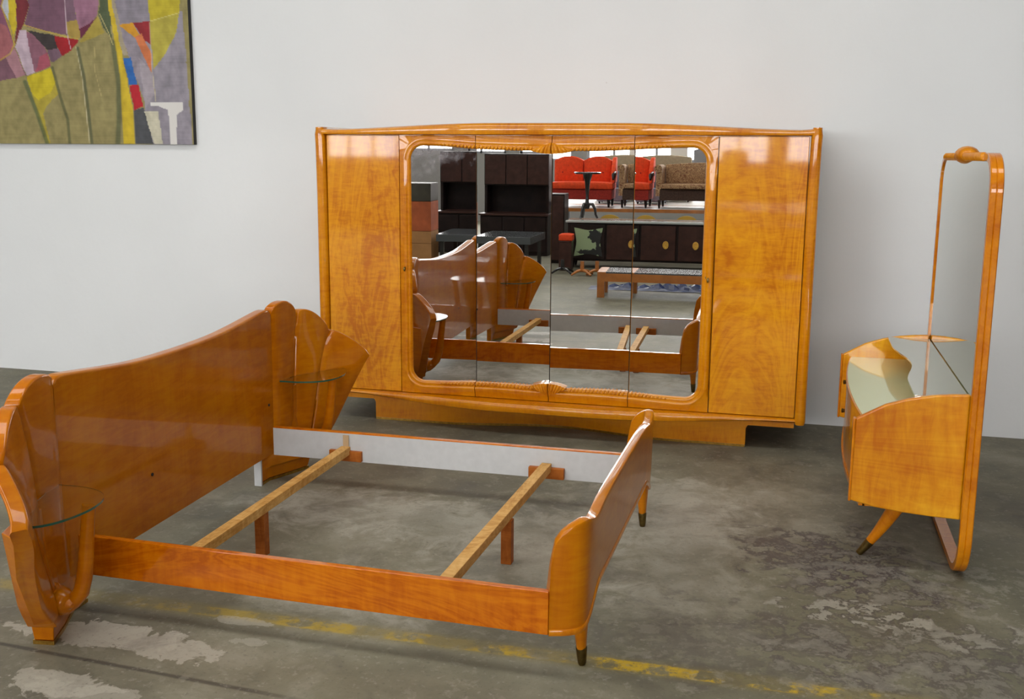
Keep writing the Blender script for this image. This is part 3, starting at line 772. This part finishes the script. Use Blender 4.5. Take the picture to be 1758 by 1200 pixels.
# ------------------------------------------------------------------ painting
def build_painting():
    X0, PXW = -5.734, 1.622/335; Z0 = 1.700; PZ = .966/247
    polys = []
    def p(c, pts): polys.append((lin(*c), pts))
    p((135,126,84), [(470,300),(700,290),(840,110),(930,0),(960,600),(975,1095),(0,1095),(0,600),(260,560)])
    p((124,80,100), [(-9,-9),(100,-9),(165,200),(185,330),(110,400),(-9,470)])
    p((150,92,96), [(60,120),(140,160),(185,320),(110,400),(40,440)])
    p((112,80,92), [(-9,470),(110,400),(190,330),(260,545),(180,570),(-9,600)])
    p((154,114,122), [(110,400),(190,330),(255,545),(185,568)])
    p((168,172,178), [(100,-9),(165,-9),(160,120)])
    p((180,160,44), [(165,-9),(225,-9),(215,150),(190,250),(160,110)])
    p((102,42,48), [(225,-9),(330,-9),(270,150),(190,300),(215,180)])
    p((106,76,92), [(330,-9),(600,-9),(600,240),(300,170),(280,140)])
    p((126,86,100), [(270,190),(350,230),(430,340),(460,480),(330,525),(300,330)])
    p((152,78,92), [(380,400),(440,370),(460,480),(335,525)])
    p((172,154,166), [(240,190),(290,190),(300,320),(330,530),(265,550),(195,320)])
    p((58,52,52), [(290,190),(500,240),(520,340),(440,350),(350,240)])
    p((112,88,102), [(440,350),(530,340),(550,400),(480,450),(460,450)])
    p((142,32,38), [(500,240),(690,280),(620,360),(550,405),(510,310)])
    p((110,86,100), [(600,-9),(660,-9),(680,130),(600,140)])
    p((150,128,66), [(600,140),(680,120),(700,250),(690,270),(610,250)])
    p((142,102,122), [(660,-9),(850,-9),(830,100),(700,240),(680,120)])
    p((98,44,62), [(690,190),(780,150),(835,100),(830,150),(700,270)])
    p((156,140,64), [(835,100),(880,230),(700,300),(690,290)])
    p((76,86,62), [(860,-9),(930,-9),(930,280),(870,180),(840,80)])
    p((158,144,56), [(430,690),(485,600),(502,700),(400,800),(375,860),(415,1095),(385,1095),(330,850),(290,680),(340,720)])
    p((180,164,38), [(265,560),(460,490),(487,600),(440,690),(345,750),(290,680)])
    p((126,121,131), [(955,-9),(1210,-9),(1215,160),(990,160)])
    p((137,130,140), [(985,160),(1220,160),(1225,760),(1170,850),(1050,430)])
    p((150,142,150), [(1120,420),(1215,540),(1228,780),(1150,840)])
    p((136,131,141), [(1215,120),(1450,80),(1480,1100),(1190,1100),(1140,830),(1228,700)])
    p((172,158,46), [(1210,-9),(1435,-9),(1430,90),(1215,150)])
    p((160,150,64), [(1215,150),(1430,90),(1400,240),(1300,420),(1220,520)])
    p((196,142,44), [(985,170),(1090,158),(1140,260),(1100,270)])
    p((132,42,48), [(1090,158),(1215,150),(1215,330),(1170,290)])
    p((192,112,72), [(1100,265),(1150,240),(1215,400),(1205,540)])
    p((152,142,122), [(945,-9),(970,-9),(1000,200),(1040,400),(1005,405),(960,180)])
    p((186,162,46), [(915,-9),(945,-9),(1000,400),(1040,700),(1060,850),(1060,1095),(970,1095),(975,600),(945,250)])
    p((46,97,162), [(1005,425),(1060,420),(1100,630),(1040,635)])
    p((166,36,46), [(1042,640),(1105,630),(1135,800),(1065,830)])
    p((72,74,78), [(1065,830),(1140,810),(1195,1095),(1065,1095)])
    p((186,182,162), [(1140,840),(1240,840),(1265,1090),(1200,1095)])
    p((204,202,199), [(1190,768),(1425,768),(1420,830),(1375,870),(1365,1125),(1322,1125),(1315,830),(1240,797),(1190,797)])
    lines = [((176,146,46), 7, [(110,0),(165,190),(190,300),(150,375),(60,430),(0,465)]),
             ((190,182,150), 4, [(660,330),(690,560),(705,820),(718,1095)]),
             ((70,78,58), 16, [(672,340),(705,560),(722,820),(735,1095)]),
             ((76,80,54), 16, [(470,490),(515,720),(560,900),(565,1095)]),
             ((74,88,60), 22, [(250,600),(330,860),(390,1095)]),
             ((76,84,60), 26, [(935,300),(962,600),(950,900),(930,1095)]),
             ((188,158,60), 5, [(270,150),(450,210),(600,255),(680,270)]),
             ((176,160,110), 3, [(800,330),(790,520),(830,730)]),
             ((196,186,120), 4, [(1215,150),(1430,92)]),
             ((190,180,150), 4, [(1215,160),(1215,540),(1228,760)]),
             ((190,170,180), 4, [(600,0),(595,200),(620,350)]),
             ((190,176,120), 4, [(850,80),(910,230),(935,320)])]
    def inside(x, y, P):
        c = False; j = len(P)-1
        for i in range(len(P)):
            if (P[i][1] > y) != (P[j][1] > y) and x < (P[j][0]-P[i][0])*(y-P[i][1])/(P[j][1]-P[i][1])+P[i][0]: c = not c
            j = i
        return c
    boxes = [(min(q[0] for q in P), max(q[0] for q in P), min(q[1] for q in P), max(q[1] for q in P)) for _, P in polys]
    from mathutils import noise as mn
    def color(px, py):
        x, y = px*4.444, py*4.444
        if y < 0: y = -y
        if x < 0: x = -x
        wx = x+5*mn.noise(Vector((x*.012, y*.012, 0))); wy = y+5*mn.noise(Vector((x*.012, y*.012, 7)))
        c = lin(135,126,84); hit = False
        for (cc, P), b in zip(polys, boxes):
            ux, uy = (x, y) if P[0] == (1190,768) else (wx, wy)
            if b[0] <= ux <= b[1] and b[2] <= uy <= b[3] and inside(ux, uy, P): c = cc
        white = c == polys[-1][0]
        if not white:
            for cc, w, P in lines:
                best = 1e9
                for (ax, ay), (bx, by) in zip(P, P[1:]):
                    if not (min(ax, bx)-30 < x < max(ax, bx)+30 and min(ay, by)-30 < y < max(ay, by)+30): continue
                    t = max(0, min(1, ((x-ax)*(bx-ax)+(y-ay)*(by-ay))/((bx-ax)**2+(by-ay)**2))); best = min(best, math.hypot(x-ax-t*(bx-ax), y-ay-t*(by-ay)))
                k = 1-sm((best-w*.4)/(w*.6)) if best < 1e8 else 0
                if k > 0: k *= .75; cc2 = lin(*cc); c = tuple(a*(1-k)+b_*k for a, b_ in zip(c, cc2))
            v = 1+.22*mn.fractal(Vector((x*.02, y*.012, 3)), .9, 2., 4)+.10*mn.noise(Vector((x*.004, y*.15, 0)))
            v += .16*mn.noise(Vector((x*.006, y*.004, 9)))
            c = tuple(max(0, a*v) for a in c)
        return c
    x0p, x1p, y0p, y1p, st = -46, 335, -40, 247, 1.55
    nx, ny = int((x1p-x0p)/st), int((y1p-y0p)/st)
    vs = []; cols = []
    for j in range(ny+1):
        for i in range(nx+1):
            px = x0p+(x1p-x0p)*i/nx; py = y0p+(y1p-y0p)*j/ny
            vs.append((X0+px*PXW-X0-.0, 0, (247-py)*PZ)); cols.append(color(px, py))
    fs = [(j*(nx+1)+i, (j+1)*(nx+1)+i, (j+1)*(nx+1)+i+1, j*(nx+1)+i+1) for j in range(ny) for i in range(nx)]
    T = Thing('painting', 'unframed abstract canvas of olive and mauve shapes hanging on the white wall', 'painting', (X0, 6.70, Z0))
    me = bpy.data.meshes.new('canvas'); me.from_pydata(vs, [], fs); me.update()
    ca = me.color_attributes.new('paint', 'FLOAT_COLOR', 'POINT'); ca.data.foreach_set('color', [q for c in cols for q in (*c, 1)])
    m, t, b = nt('painted_canvas'); a = N(t, 'ShaderNodeVertexColor', layer_name='paint'); t.links.new(a.outputs[0], b.inputs['Base Color']); b.inputs['Roughness'].default_value = .6; b.inputs['Specular IOR Level'].default_value = .2
    me.materials.append(m); o = bpy.data.objects.new('canvas', me); o.parent = T.o; COL.objects.link(o)
    ex0, ex1, ez1 = X0+x0p*PXW, X0+x1p*PXW, Z0+(247-y0p)*PZ
    T.part('stretcher', MB().box(ex0, ex1, 6.7005, 6.738, Z0, ez1), plain('black_canvas_edge', (.012, .011, .012), .7), label='black canvas edge')
build_painting()
# ------------------------------------------------------------------ stock standing opposite the wardrobe (seen in its mirrors)
M_dkwood = plain('dark_walnut', lin(32,21,19), .45, coat=.04, spec=.2, noise=.35, scale=9)
M_mahog = plain('red_brown_walnut', lin(60,36,29), .45, coat=.05, spec=.25, noise=.3, scale=12)
M_orange = plain('orange_velvet', lin(226,72,24), .85, noise=.15, scale=25)
M_orange_d = plain('dark_orange_skirt', lin(150,40,28), .9, noise=.2, scale=40)
M_teak = plain('teak', lin(176,108,48), .4, coat=.2, noise=.2, scale=8)
M_slate = plain('dark_slate_top', lin(74,78,80), .18, coat=.4)
M_wtop = plain('white_table_top', lin(214,210,206), .3)
M_card = plain('cardboard', lin(176,128,78), .8, noise=.1, scale=10)
M_cardred = plain('red_orange_cardboard', lin(178,92,52), .8, noise=.2, scale=8)
M_bluegrey = plain('blue_grey_cloth', lin(112,120,134), .9, noise=.1)
M_beige = plain('beige_cloth', lin(160,146,120), .9, noise=.1)
M_grey = plain('grey_plastic', lin(130,130,136), .5)
M_yellow = plain('yellow_plastic', lin(214,170,70), .4)
M_black = plain('black_lacquer', lin(30,27,28), .15, coat=.6)
M_blue = plain('blue_plastic_film', lin(34,48,92), .35, coat=.1, noise=.4, scale=14)
M_mauve = plain('pale_mauve_paint', lin(170,160,176), .5)

def mat_damask():
    m, t, b = nt('damask_cloth'); L = t.links.new; tc = N(t, 'ShaderNodeTexCoord')
    n = N(t, 'ShaderNodeTexNoise', i_Scale=11.0, i_Detail=4.0, i_Distortion=2.5); L(tc.outputs['Object'], n.inputs['Vector'])
    r = ramp(t, [(.40, lin(196,160,116)), (.47, lin(110,72,54)), (.53, lin(196,160,116)), (.60, lin(128,86,62))]); L(n.outputs['Fac'], r.inputs[0]); L(r.outputs[0], b.inputs['Base Color']); b.inputs['Roughness'].default_value = .9; return m
M_damask = mat_damask()
def mat_tree():
    m, t, b = nt('painted_tree_panel'); L = t.links.new; tc = N(t, 'ShaderNodeTexCoord'); sx = N(t, 'ShaderNodeSeparateXYZ'); L(tc.outputs['Object'], sx.inputs[0])
    n = N(t, 'ShaderNodeTexNoise', i_Scale=16.0, i_Detail=6.0); L(tc.outputs['Object'], n.inputs['Vector'])
    def blob(cx, cz, rx, rz):
        mp = N(t, 'ShaderNodeMapping'); mp.inputs['Location'].default_value = (-cx/rx, 0, -cz/rz); mp.inputs['Scale'].default_value = (1/rx, 0, 1/rz); L(tc.outputs['Object'], mp.inputs[0])
        ln = N(t, 'ShaderNodeVectorMath', operation='LENGTH'); L(mp.outputs[0], ln.inputs[0])
        a = N(t, 'ShaderNodeMath', operation='MULTIPLY_ADD', i_1=1.6); L(n.outputs['Fac'], a.inputs[0]); L(ln.outputs['Value'], a.inputs[2]); 
        s = N(t, 'ShaderNodeMath', operation='LESS_THAN', i_1=1.75); L(a.outputs[0], s.inputs[0]); return s.outputs[0]
    out = None
    for q in [(-2.03-SBX, .48, .11, .10), (-2.00-SBX, .36, .035, .14), (-2.08-SBX, .235, .22, .05), (-1.95-SBX, .26, .07, .09)]:
        o = blob(*q)
        if out is None: out = o
        else:
            mx = N(t, 'ShaderNodeMath', operation='MAXIMUM'); L(out, mx.inputs[0]); L(o, mx.inputs[1]); out = mx.outputs[0]
    mx = N(t, 'ShaderNodeMix', data_type='RGBA'); L(out, mx.inputs[0]); mx.inputs[6].default_value = (*lin(150,168,128), 1); mx.inputs[7].default_value = (*lin(24,28,26), 1)
    L(mx.outputs[2], b.inputs['Base Color']); b.inputs['Roughness'].default_value = .4; return m
SBX = -1.1

def legs4(T, x0, x1, y0, y1, h, w, mat, taper=1.0):
    for x, y in ((x0, y0), (x1, y0), (x1, y1), (x0, y1)):
        cx, cy = x+(w/2 if x == x0 else -w/2), y+(w/2 if y == y0 else -w/2); k = taper*w/2
        T.part('leg', MB().grid([[(cx-k, cy-k, 0), (cx+k, cy-k, 0), (cx+k, cy+k, 0), (cx-k, cy+k, 0)], [(cx-w/2, cy-w/2, h), (cx+w/2, cy-w/2, h), (cx+w/2, cy+w/2, h), (cx-w/2, cy+w/2, h)]], closed_u=True, capu=True), mat)
def legs_at(T, x0, x1, y0, y1, z0, z1, r, mat):
    for x, y in ((x0, y0), (x1, y0), (x1, y1), (x0, y1)):
        T.part('leg', MB().tube([(x, y, z0), (x+.006, y, z0+(z1-z0)*.5), (x, y, z1)], [r*.6, r*.8, r*1.3], 10), mat)

# coffee table
T = Thing('coffee_table', 'low teak coffee table with dark slate top, nearest piece in the mirror', 'table', (-.7, -.58, 0))
legs4(T, -1.70, .30, -.86, -.30, .285, .085, M_teak)
T.part('apron', MB().box(-1.615, .215, -.322, -.300, .19, .285).box(-1.615, .215, -.86, -.838, .19, .285), M_teak)
T.part('table_top', MB().box(-1.60, .20, -.85, -.31, .285, .302), M_slate)
T.part('corner_block', MB().box(-1.70, -1.60, -.86, -.30, .285, .303), M_teak); T.part('corner_block', MB().box(.20, .30, -.86, -.30, .285, .303), M_teak)
# blue film
rows = []
for i in range(15):
    rows.append([(-1.88+1.5*j/24, -1.42+.40*i/14, .004+.10*abs(sin(j*.9+i*.5)*cos(i*.7-j*.33))*sin(pi*i/14)*sin(pi*min(1, j/23.5))) for j in range(25)])
o = finish('plastic_sheet', MB().grid(rows), M_blue, smooth=20); tag(o, 'crumpled blue plastic sheet on the floor behind the coffee table', 'plastic sheet')
# sideboard with painted door
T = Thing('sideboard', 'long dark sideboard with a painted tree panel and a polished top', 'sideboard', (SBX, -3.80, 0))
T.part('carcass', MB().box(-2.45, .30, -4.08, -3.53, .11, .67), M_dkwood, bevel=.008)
T.part('table_top', MB().box(-2.48, .33, -4.12, -3.49, .672, .705), plain('top_painted_window_sheen', lin(176,182,178), .15, coat=.5), bevel=.006)  # pale colour paints the windows' reflection onto the polished top
for i, x in enumerate((-2.40, -1.87, -1.33, -.79, -.25)):
    d = T.part('door', MB().box(x, x+.50, -3.528, -3.505, .14, .645), M_mahog if i else M_dkwood, bevel=.006)
    if i == 0:
        pts = []
        for a, b in (((-2.35, .18), (-1.93, .18)), ((-1.93, .18), (-1.93, .60)), ((-1.93, .60), (-2.35, .60)), ((-2.35, .60), (-2.35, .18))):
            for k in range(8):
                t = k/8; q = Vector(a).lerp(Vector(b), t); c = Vector((-2.14, .39)); q += (c-q).normalized()*.035*sin(pi*t); pts.append((q.x, q.y))
        T.part('painted_panel', MB().prism(pts, 'y', -3.504, -3.498), mat_tree(), parent=d, label='pale green panel painted with a dark tree')
    else:
        hx = x+.36 if i == 1 else x+.25
        T.part('handle', MB().prism([(hx+.045*cos(a*pi/8)*(1 if abs(cos(a*pi/8)) > .5 else .9), .37+.06*sin(a*pi/8)) for a in range(16)], 'y', -3.504, -3.490), M_brass, parent=d, bevel=.003)
legs_at(T, -2.38, .22, -4.02, -3.60, 0, .115, .028, M_dkwood)
# pedestal table on the sideboard
T = Thing('pedestal_table', 'small black tripod pedestal table standing on the dark sideboard', 'table', (-2.2, -3.80, .705))
T.part('table_top', MB().lathe([(.19, 1.372), (.20, 1.380), (.20, 1.396), (.19, 1.402)], (-2.2, -3.80, 0), 28), M_black)
T.part('column', MB().lathe([(.03, .86), (.045, .90), (.028, .96), (.022, 1.05), (.030, 1.15), (.042, 1.26), (.06, 1.32), (.075, 1.371)], (-2.2, -3.80, 0), 16), M_black)
for k in range(3):
    a = radians(90+120*k+30); c, s = cos(a), sin(a)
    T.part('leg', MB().tube([(-2.2+c*r, -3.80+s*r, z) for r, z in ((.02, .93), (.08, .93), (.12, .86), (.13, .78), (.16, .722))], [.024, .026, .022, .018, .016], 10), M_black)
# platform tables
for x0, x1, y0, y1, lab in ((-3.25, 1.0, -6.55, -5.20, 'long white topped table with wooden edge carrying the orange sofa'), (-3.25, 1.0, -9.6, -6.70, 'wide white table behind the orange sofa, under the beige sofa')):
    T = Thing('display_table', lab, 'table', ((x0+x1)/2, (y0+y1)/2, 0))
    T.part('table_top', MB().box(x0, x1, y0, y1, .775, .80), M_wtop)
    T.part('edge_band', MB().box(x0-.01, x1+.01, y1, y1+.015, .745, .80), M_teak)
    legs4(T, x0+.05, x1-.05, y0+.05, y1-.05, .774, .06, M_grey)
def puff(mb, x0, x1, y0, y1, z0, z1, arch=0.0, bul=.03, nx=10, nz=8):
    """an upholstered back slab: bulging front (+Y) and arched top"""
    rows = []
    for j in range(nz+1):
        v = j/nz; row = []
        for i in range(nx+1):
            u = i/nx; zt = z1+arch*(1-(2*u-1)**2); row.append((x0+(x1-x0)*u, y1+bul*(sin(pi*u)*sin(pi*(.1+.8*v)))**.5, z0+(zt-z0)*v))
        for i in range(nx, -1, -1):
            u = i/nx; zt = z1+arch*(1-(2*u-1)**2); row.append((x0+(x1-x0)*u, y0, z0+(zt-z0)*v))
        rows.append(row)
    return mb.grid(rows, closed_u=True, capu=True)
# orange sofa
T = Thing('orange_sofa', 'button tufted orange velvet sofa raised on a white table', 'sofa', (-2.48, -5.85, .80))
T.part('skirt', MB().box(-3.0, -1.97, -6.25, -5.42, .93, 1.10), M_orange_d, bevel=.02)
T.part('seat', puff(MB(), -3.0, -1.96, -6.2, -5.42, 1.101, 1.20, .02, .05), M_orange, bevel=.015)
for x0, x1 in ((-3.0, -2.51), (-2.50, -2.03)):
    b = T.part('backrest', puff(MB(), x0, x1, -6.25, -6.05, 1.20, 1.56, .07, .06), M_orange, bevel=.012)
    for q, z in ((.3, 1.36), (.7, 1.36), (.5, 1.47)): T.part('button', MB().ball((x0+(x1-x0)*q, -6.0, z), .014, .01, .014, 8, 5), M_orange_d, parent=b)
T.part('wing', MB().prism([(-6.25, 1.20), (-5.75, 1.20), (-5.85, 1.42), (-6.05, 1.60), (-6.25, 1.62)], 'x', -2.02, -1.95), M_orange, bevel=.015)
T.part('arm', MB().tube([(-1.96, -6.05, 1.33), (-1.95, -5.75, 1.36), (-1.95, -5.50, 1.33), (-1.95, -5.44, 1.26)], [.022, .028, .036, .02], 12), M_dkwood)
for x in (-2.95, -2.02):
    for y in (-6.2, -5.48): T.part('leg', MB().tube([(x, y, .803), (x, y-.01, .86), (x, y, .935)], [.016, .022, .034], 10), M_dkwood)
# patterned sofa
T = Thing('patterned_sofa', 'damask patterned brown and cream sofa with scrolled arm on the white table', 'sofa', (-1.1, -5.85, .80))
T.part('base', MB().box(-1.80, -.2, -6.25, -5.45, .93, 1.12), plain('dark_brown_fringe', lin(70,50,40), .9, noise=.3, scale=40), bevel=.02)
T.part('seat', puff(MB(), -1.78, -.22, -6.2, -5.42, 1.121, 1.19, .01, .04), M_damask, bevel=.012)
T.part('backrest', puff(MB(), -1.76, -.24, -6.28, -6.08, 1.19, 1.50, .04, .06, 16), M_damask, bevel=.012)
T.part('arm', MB().box(-1.86, -1.77, -6.2, -5.46, 1.0, 1.42).tube([(-1.83, -6.2, 1.44), (-1.83, -5.44, 1.44)], .062, 16), M_damask)
for x in (-1.80, -.26):
    for y in (-6.2, -5.50): T.part('leg', MB().tube([(x, y, .806), (x, y+.02, .86), (x, y, .929)], [.015, .020, .024], 10), M_dkwood)
# armchair, beige sofa and others further back
T = Thing('blue_grey_armchair', 'blue grey cloth armchair between the orange and the patterned sofa', 'armchair', (-2.05, -7.2, .80))
T.part('base', MB().box(-2.35, -1.82, -7.5, -6.85, .84, 1.08), M_bluegrey, bevel=.03)
T.part('backrest', puff(MB(), -2.30, -1.86, -7.55, -7.4, 1.08, 1.34, .03, .05), M_bluegrey, bevel=.015)
for x0, x1 in ((-2.36, -2.26), (-1.92, -1.82)): T.part('arm', MB().box(x0, x1, -7.45, -6.86, 1.081, 1.22), M_bluegrey, bevel=.02)
legs_at(T, -2.31, -1.87, -7.45, -6.92, .804, .839, .02, M_dkwood)
T = Thing('beige_sofa', 'beige cloth sofa at the back under the windows', 'sofa', (-2.0, -8.3, .80))
T.part('base', MB().box(-2.5, -1.45, -8.7, -7.95, .84, 1.14), M_beige, bevel=.03)
T.part('backrest', puff(MB(), -2.46, -1.49, -8.72, -8.5, 1.14, 1.62, .04, .06), M_beige, bevel=.02)
for x0, x1 in ((-2.52, -2.38), (-1.57, -1.43)): T.part('arm', MB().box(x0, x1, -8.65, -7.96, 1.141, 1.34), M_beige, bevel=.03)
legs_at(T, -2.45, -1.5, -8.65, -8.02, .804, .839, .02, M_dkwood)
T = Thing('grey_office_chair', 'grey office chair standing on the rear table, right of the white cabinet', 'chair', (-1.25, -9.1, .80))
T.part('backrest', puff(MB(), -1.50, -1.02, -9.40, -9.34, 1.35, 1.76, .04, .03), M_grey, bevel=.01)
T.part('seat', MB().box(-1.50, -1.02, -9.38, -8.95, 1.22, 1.29), M_grey, bevel=.02)
T.part('back_stay', MB().tube([(-1.26, -9.36, 1.24), (-1.26, -9.42, 1.30), (-1.26, -9.40, 1.40)], .02, 8), M_black)
T.part('column', MB().lathe([(.03, .86), (.03, 1.221)], (-1.26, -9.16, 0), 12), M_black)
for k in range(5):
    a = 2*pi*k/5; T.part('foot', MB().tube([(-1.26, -9.16, .88), (-1.26+.24*cos(a), -9.16+.24*sin(a), .822)], [.022, .018], 8), M_black)
T = Thing('white_cabinet', 'tall narrow white cabinet beside the grey chair', 'cabinet', (-1.78, -9.4, .80))
T.part('carcass', MB().box(-1.95, -1.62, -9.56, -9.25, .803, 1.80), M_wtop, bevel=.006)
T.part('door', MB().box(-1.94, -1.63, -9.248, -9.235, .82, 1.785), M_wtop, bevel=.003)
for x, y, lab in ((-1.93, -4.75, 'round backed yellow chair behind the sideboard, left one'), (-1.30, -4.75, 'round backed yellow chair behind the sideboard, right one')):
    T = Thing('yellow_chair', lab, 'chair', (x, y, 0), 'yellow chairs behind the sideboard')
    T.part('backrest', MB().prism([(x+.17*cos(a*pi/12), .62+.11*sin(a*pi/12)) for a in range(13)]+[(x-.14, .50), (x+.14, .50)], 'y', y, y+.02), M_yellow, bevel=.005)
    T.part('seat', MB().lathe([(.17, .40), (.18, .42), (.17, .435)], (x, y-.16, 0), 18), M_yellow)
    for a in (45, 135, 225, 315): T.part('leg', MB().tube([(x+.2*cos(radians(a)), y-.16+.2*sin(radians(a)), 0), (x+.12*cos(radians(a)), y-.16+.12*sin(radians(a)), .405)], .012, 8), M_steel)
    for s in (-1, 1): T.part('back_stay', MB().tube([(x+s*.1, y-.02, .42), (x+s*.1, y-.006, .56)], .009, 8), M_steel)
# dark hutch cabinet
T = Thing('dark_hutch', 'tall dark walnut hutch cabinet with open middle shelf', 'cabinet', (-4.05, -4.45, 0))
T.part('base', MB().box(-4.58, -3.50, -4.75, -4.20, 0, .62), M_dkwood, bevel=.006)
for x in (-4.56, -4.21, -3.86): T.part('door', MB().box(x, x+.335, -4.198, -4.18, .06, .60), M_dkwood, bevel=.006)
T.part('counter', MB().box(-4.60, -3.48, -4.75, -4.16, .621, .65), M_mahog, bevel=.004)
T.part('back_board', MB().box(-4.56, -3.52, -4.75, -4.72, .65, 1.08), M_dkwood)
for x0, x1 in ((-4.56, -4.52), (-3.56, -3.52)): T.part('side', MB().box(x0, x1, -4.718, -4.40, .651, 1.08), M_dkwood)
T.part('upper_cabinet', MB().box(-4.56, -3.52, -4.75, -4.38, 1.081, 1.57), M_dkwood, bevel=.006)
for x in (-4.55, -4.205, -3.86): T.part('door', MB().box(x+.005, x+.335, -4.378, -4.362, 1.10, 1.55), M_mahog, bevel=.008)
# grey desk
T = Thing('grey_table', 'table with thick dark grey top behind the headboard reflection', 'table', (-3.55, -1.9, 0))
T.part('table_top', MB().box(-3.92, -3.16, -2.40, -1.45, .43, .525), M_slate, bevel=.004)
legs4(T, -3.88, -3.20, -2.36, -1.50, .429, .05, M_black)
# cartons
z = 0
for h, mat, lab in ((.40, M_card, 'plain brown carton at the bottom of the carton stack'), (.16, M_card, 'flat brown carton second from the bottom of the stack'), (.39, M_cardred, 'red tinted carton third up in the stack'), (.235, plain('dark_printed_carton', lin(62,58,46), .5, noise=.3, scale=8), 'dark printed carton on top of the stack')):
    T = Thing('carton', lab, 'carton', (-4.17, -1.65, z), 'cartons stacked beside the grey table')
    b = T.part('box', MB().box(-4.36, -3.985, -1.86, -1.45, z+.001, z+h-.004), mat, bevel=.004)
    T.part('flap', MB().box(-4.35, -3.995, -1.85, -1.66, z+h-.0038, z+h-.001).box(-4.35, -3.995, -1.652, -1.46, z+h-.0038, z+h-.001), mat)
    z += h
# narrow dark cabinet, brown box and orange stool by the sideboard
T = Thing('dark_narrow_cabinet', 'narrow dark cabinet left of the sideboard', 'cabinet', (-2.78, -4.4, 0))
T.part('carcass', MB().box(-2.98, -2.58, -4.65, -4.15, 0, 1.06), M_dkwood, bevel=.006)
T.part('door', MB().box(-2.965, -2.595, -4.148, -4.13, .05, 1.03), M_mahog, bevel=.004)
T = Thing('brown_box', 'small brown wooden box on the floor at the left end of the sideboard', 'box', (-2.42, -3.2, 0))
T.part('box', MB().box(-2.52, -2.34, -3.35, -3.1, 0, .41), M_mahog, bevel=.005)
T.part('lid', MB().box(-2.525, -2.335, -3.355, -3.095, .411, .43), M_mahog, bevel=.003)
o = finish('cushion', puff(MB(), -2.53, -2.33, -3.36, -3.11, .431, .52, .01, .02), M_orange, bevel=.02); tag(o, 'orange cushion lying on the small brown box', 'cushion')
T = Thing('mauve_panel_cabinet', 'pale mauve cabinet behind the right end of the dark hutch', 'cabinet', (-3.58, -5.5, 0))
T.part('carcass', MB().box(-3.75, -3.40, -5.7, -5.35, 0, 1.62), M_mauve, bevel=.005); T.part('door', MB().box(-3.74, -3.41, -5.348, -5.335, .06, 1.60), M_mauve, bevel=.004)
# low pedestal bases
for x, y, mat, lab in ((-2.12, -2.55, M_teak, 'teak pedestal base with splayed feet, left of two under the sideboard'), (-1.92, -2.62, M_teak, 'teak pedestal base with splayed feet, right of two under the sideboard'), (-2.42, -2.75, M_black, 'black pedestal base with splayed feet near the brown box')):
    T = Thing('table_pedestal', lab, 'table pedestal', (x, y, 0), 'low pedestal bases on the floor')
    T.part('post', MB().box(x-.025, x+.025, y-.025, y+.025, .05, .20), mat, bevel=.004)
    for k in range(4):
        a = radians(45+90*k); T.part('foot', MB().tube([(x+.02*cos(a), y+.02*sin(a), .075), (x+.10*cos(a), y+.10*sin(a), .06), (x+.19*cos(a), y+.19*sin(a), .018)], [.02, .018, .014], 8), mat)
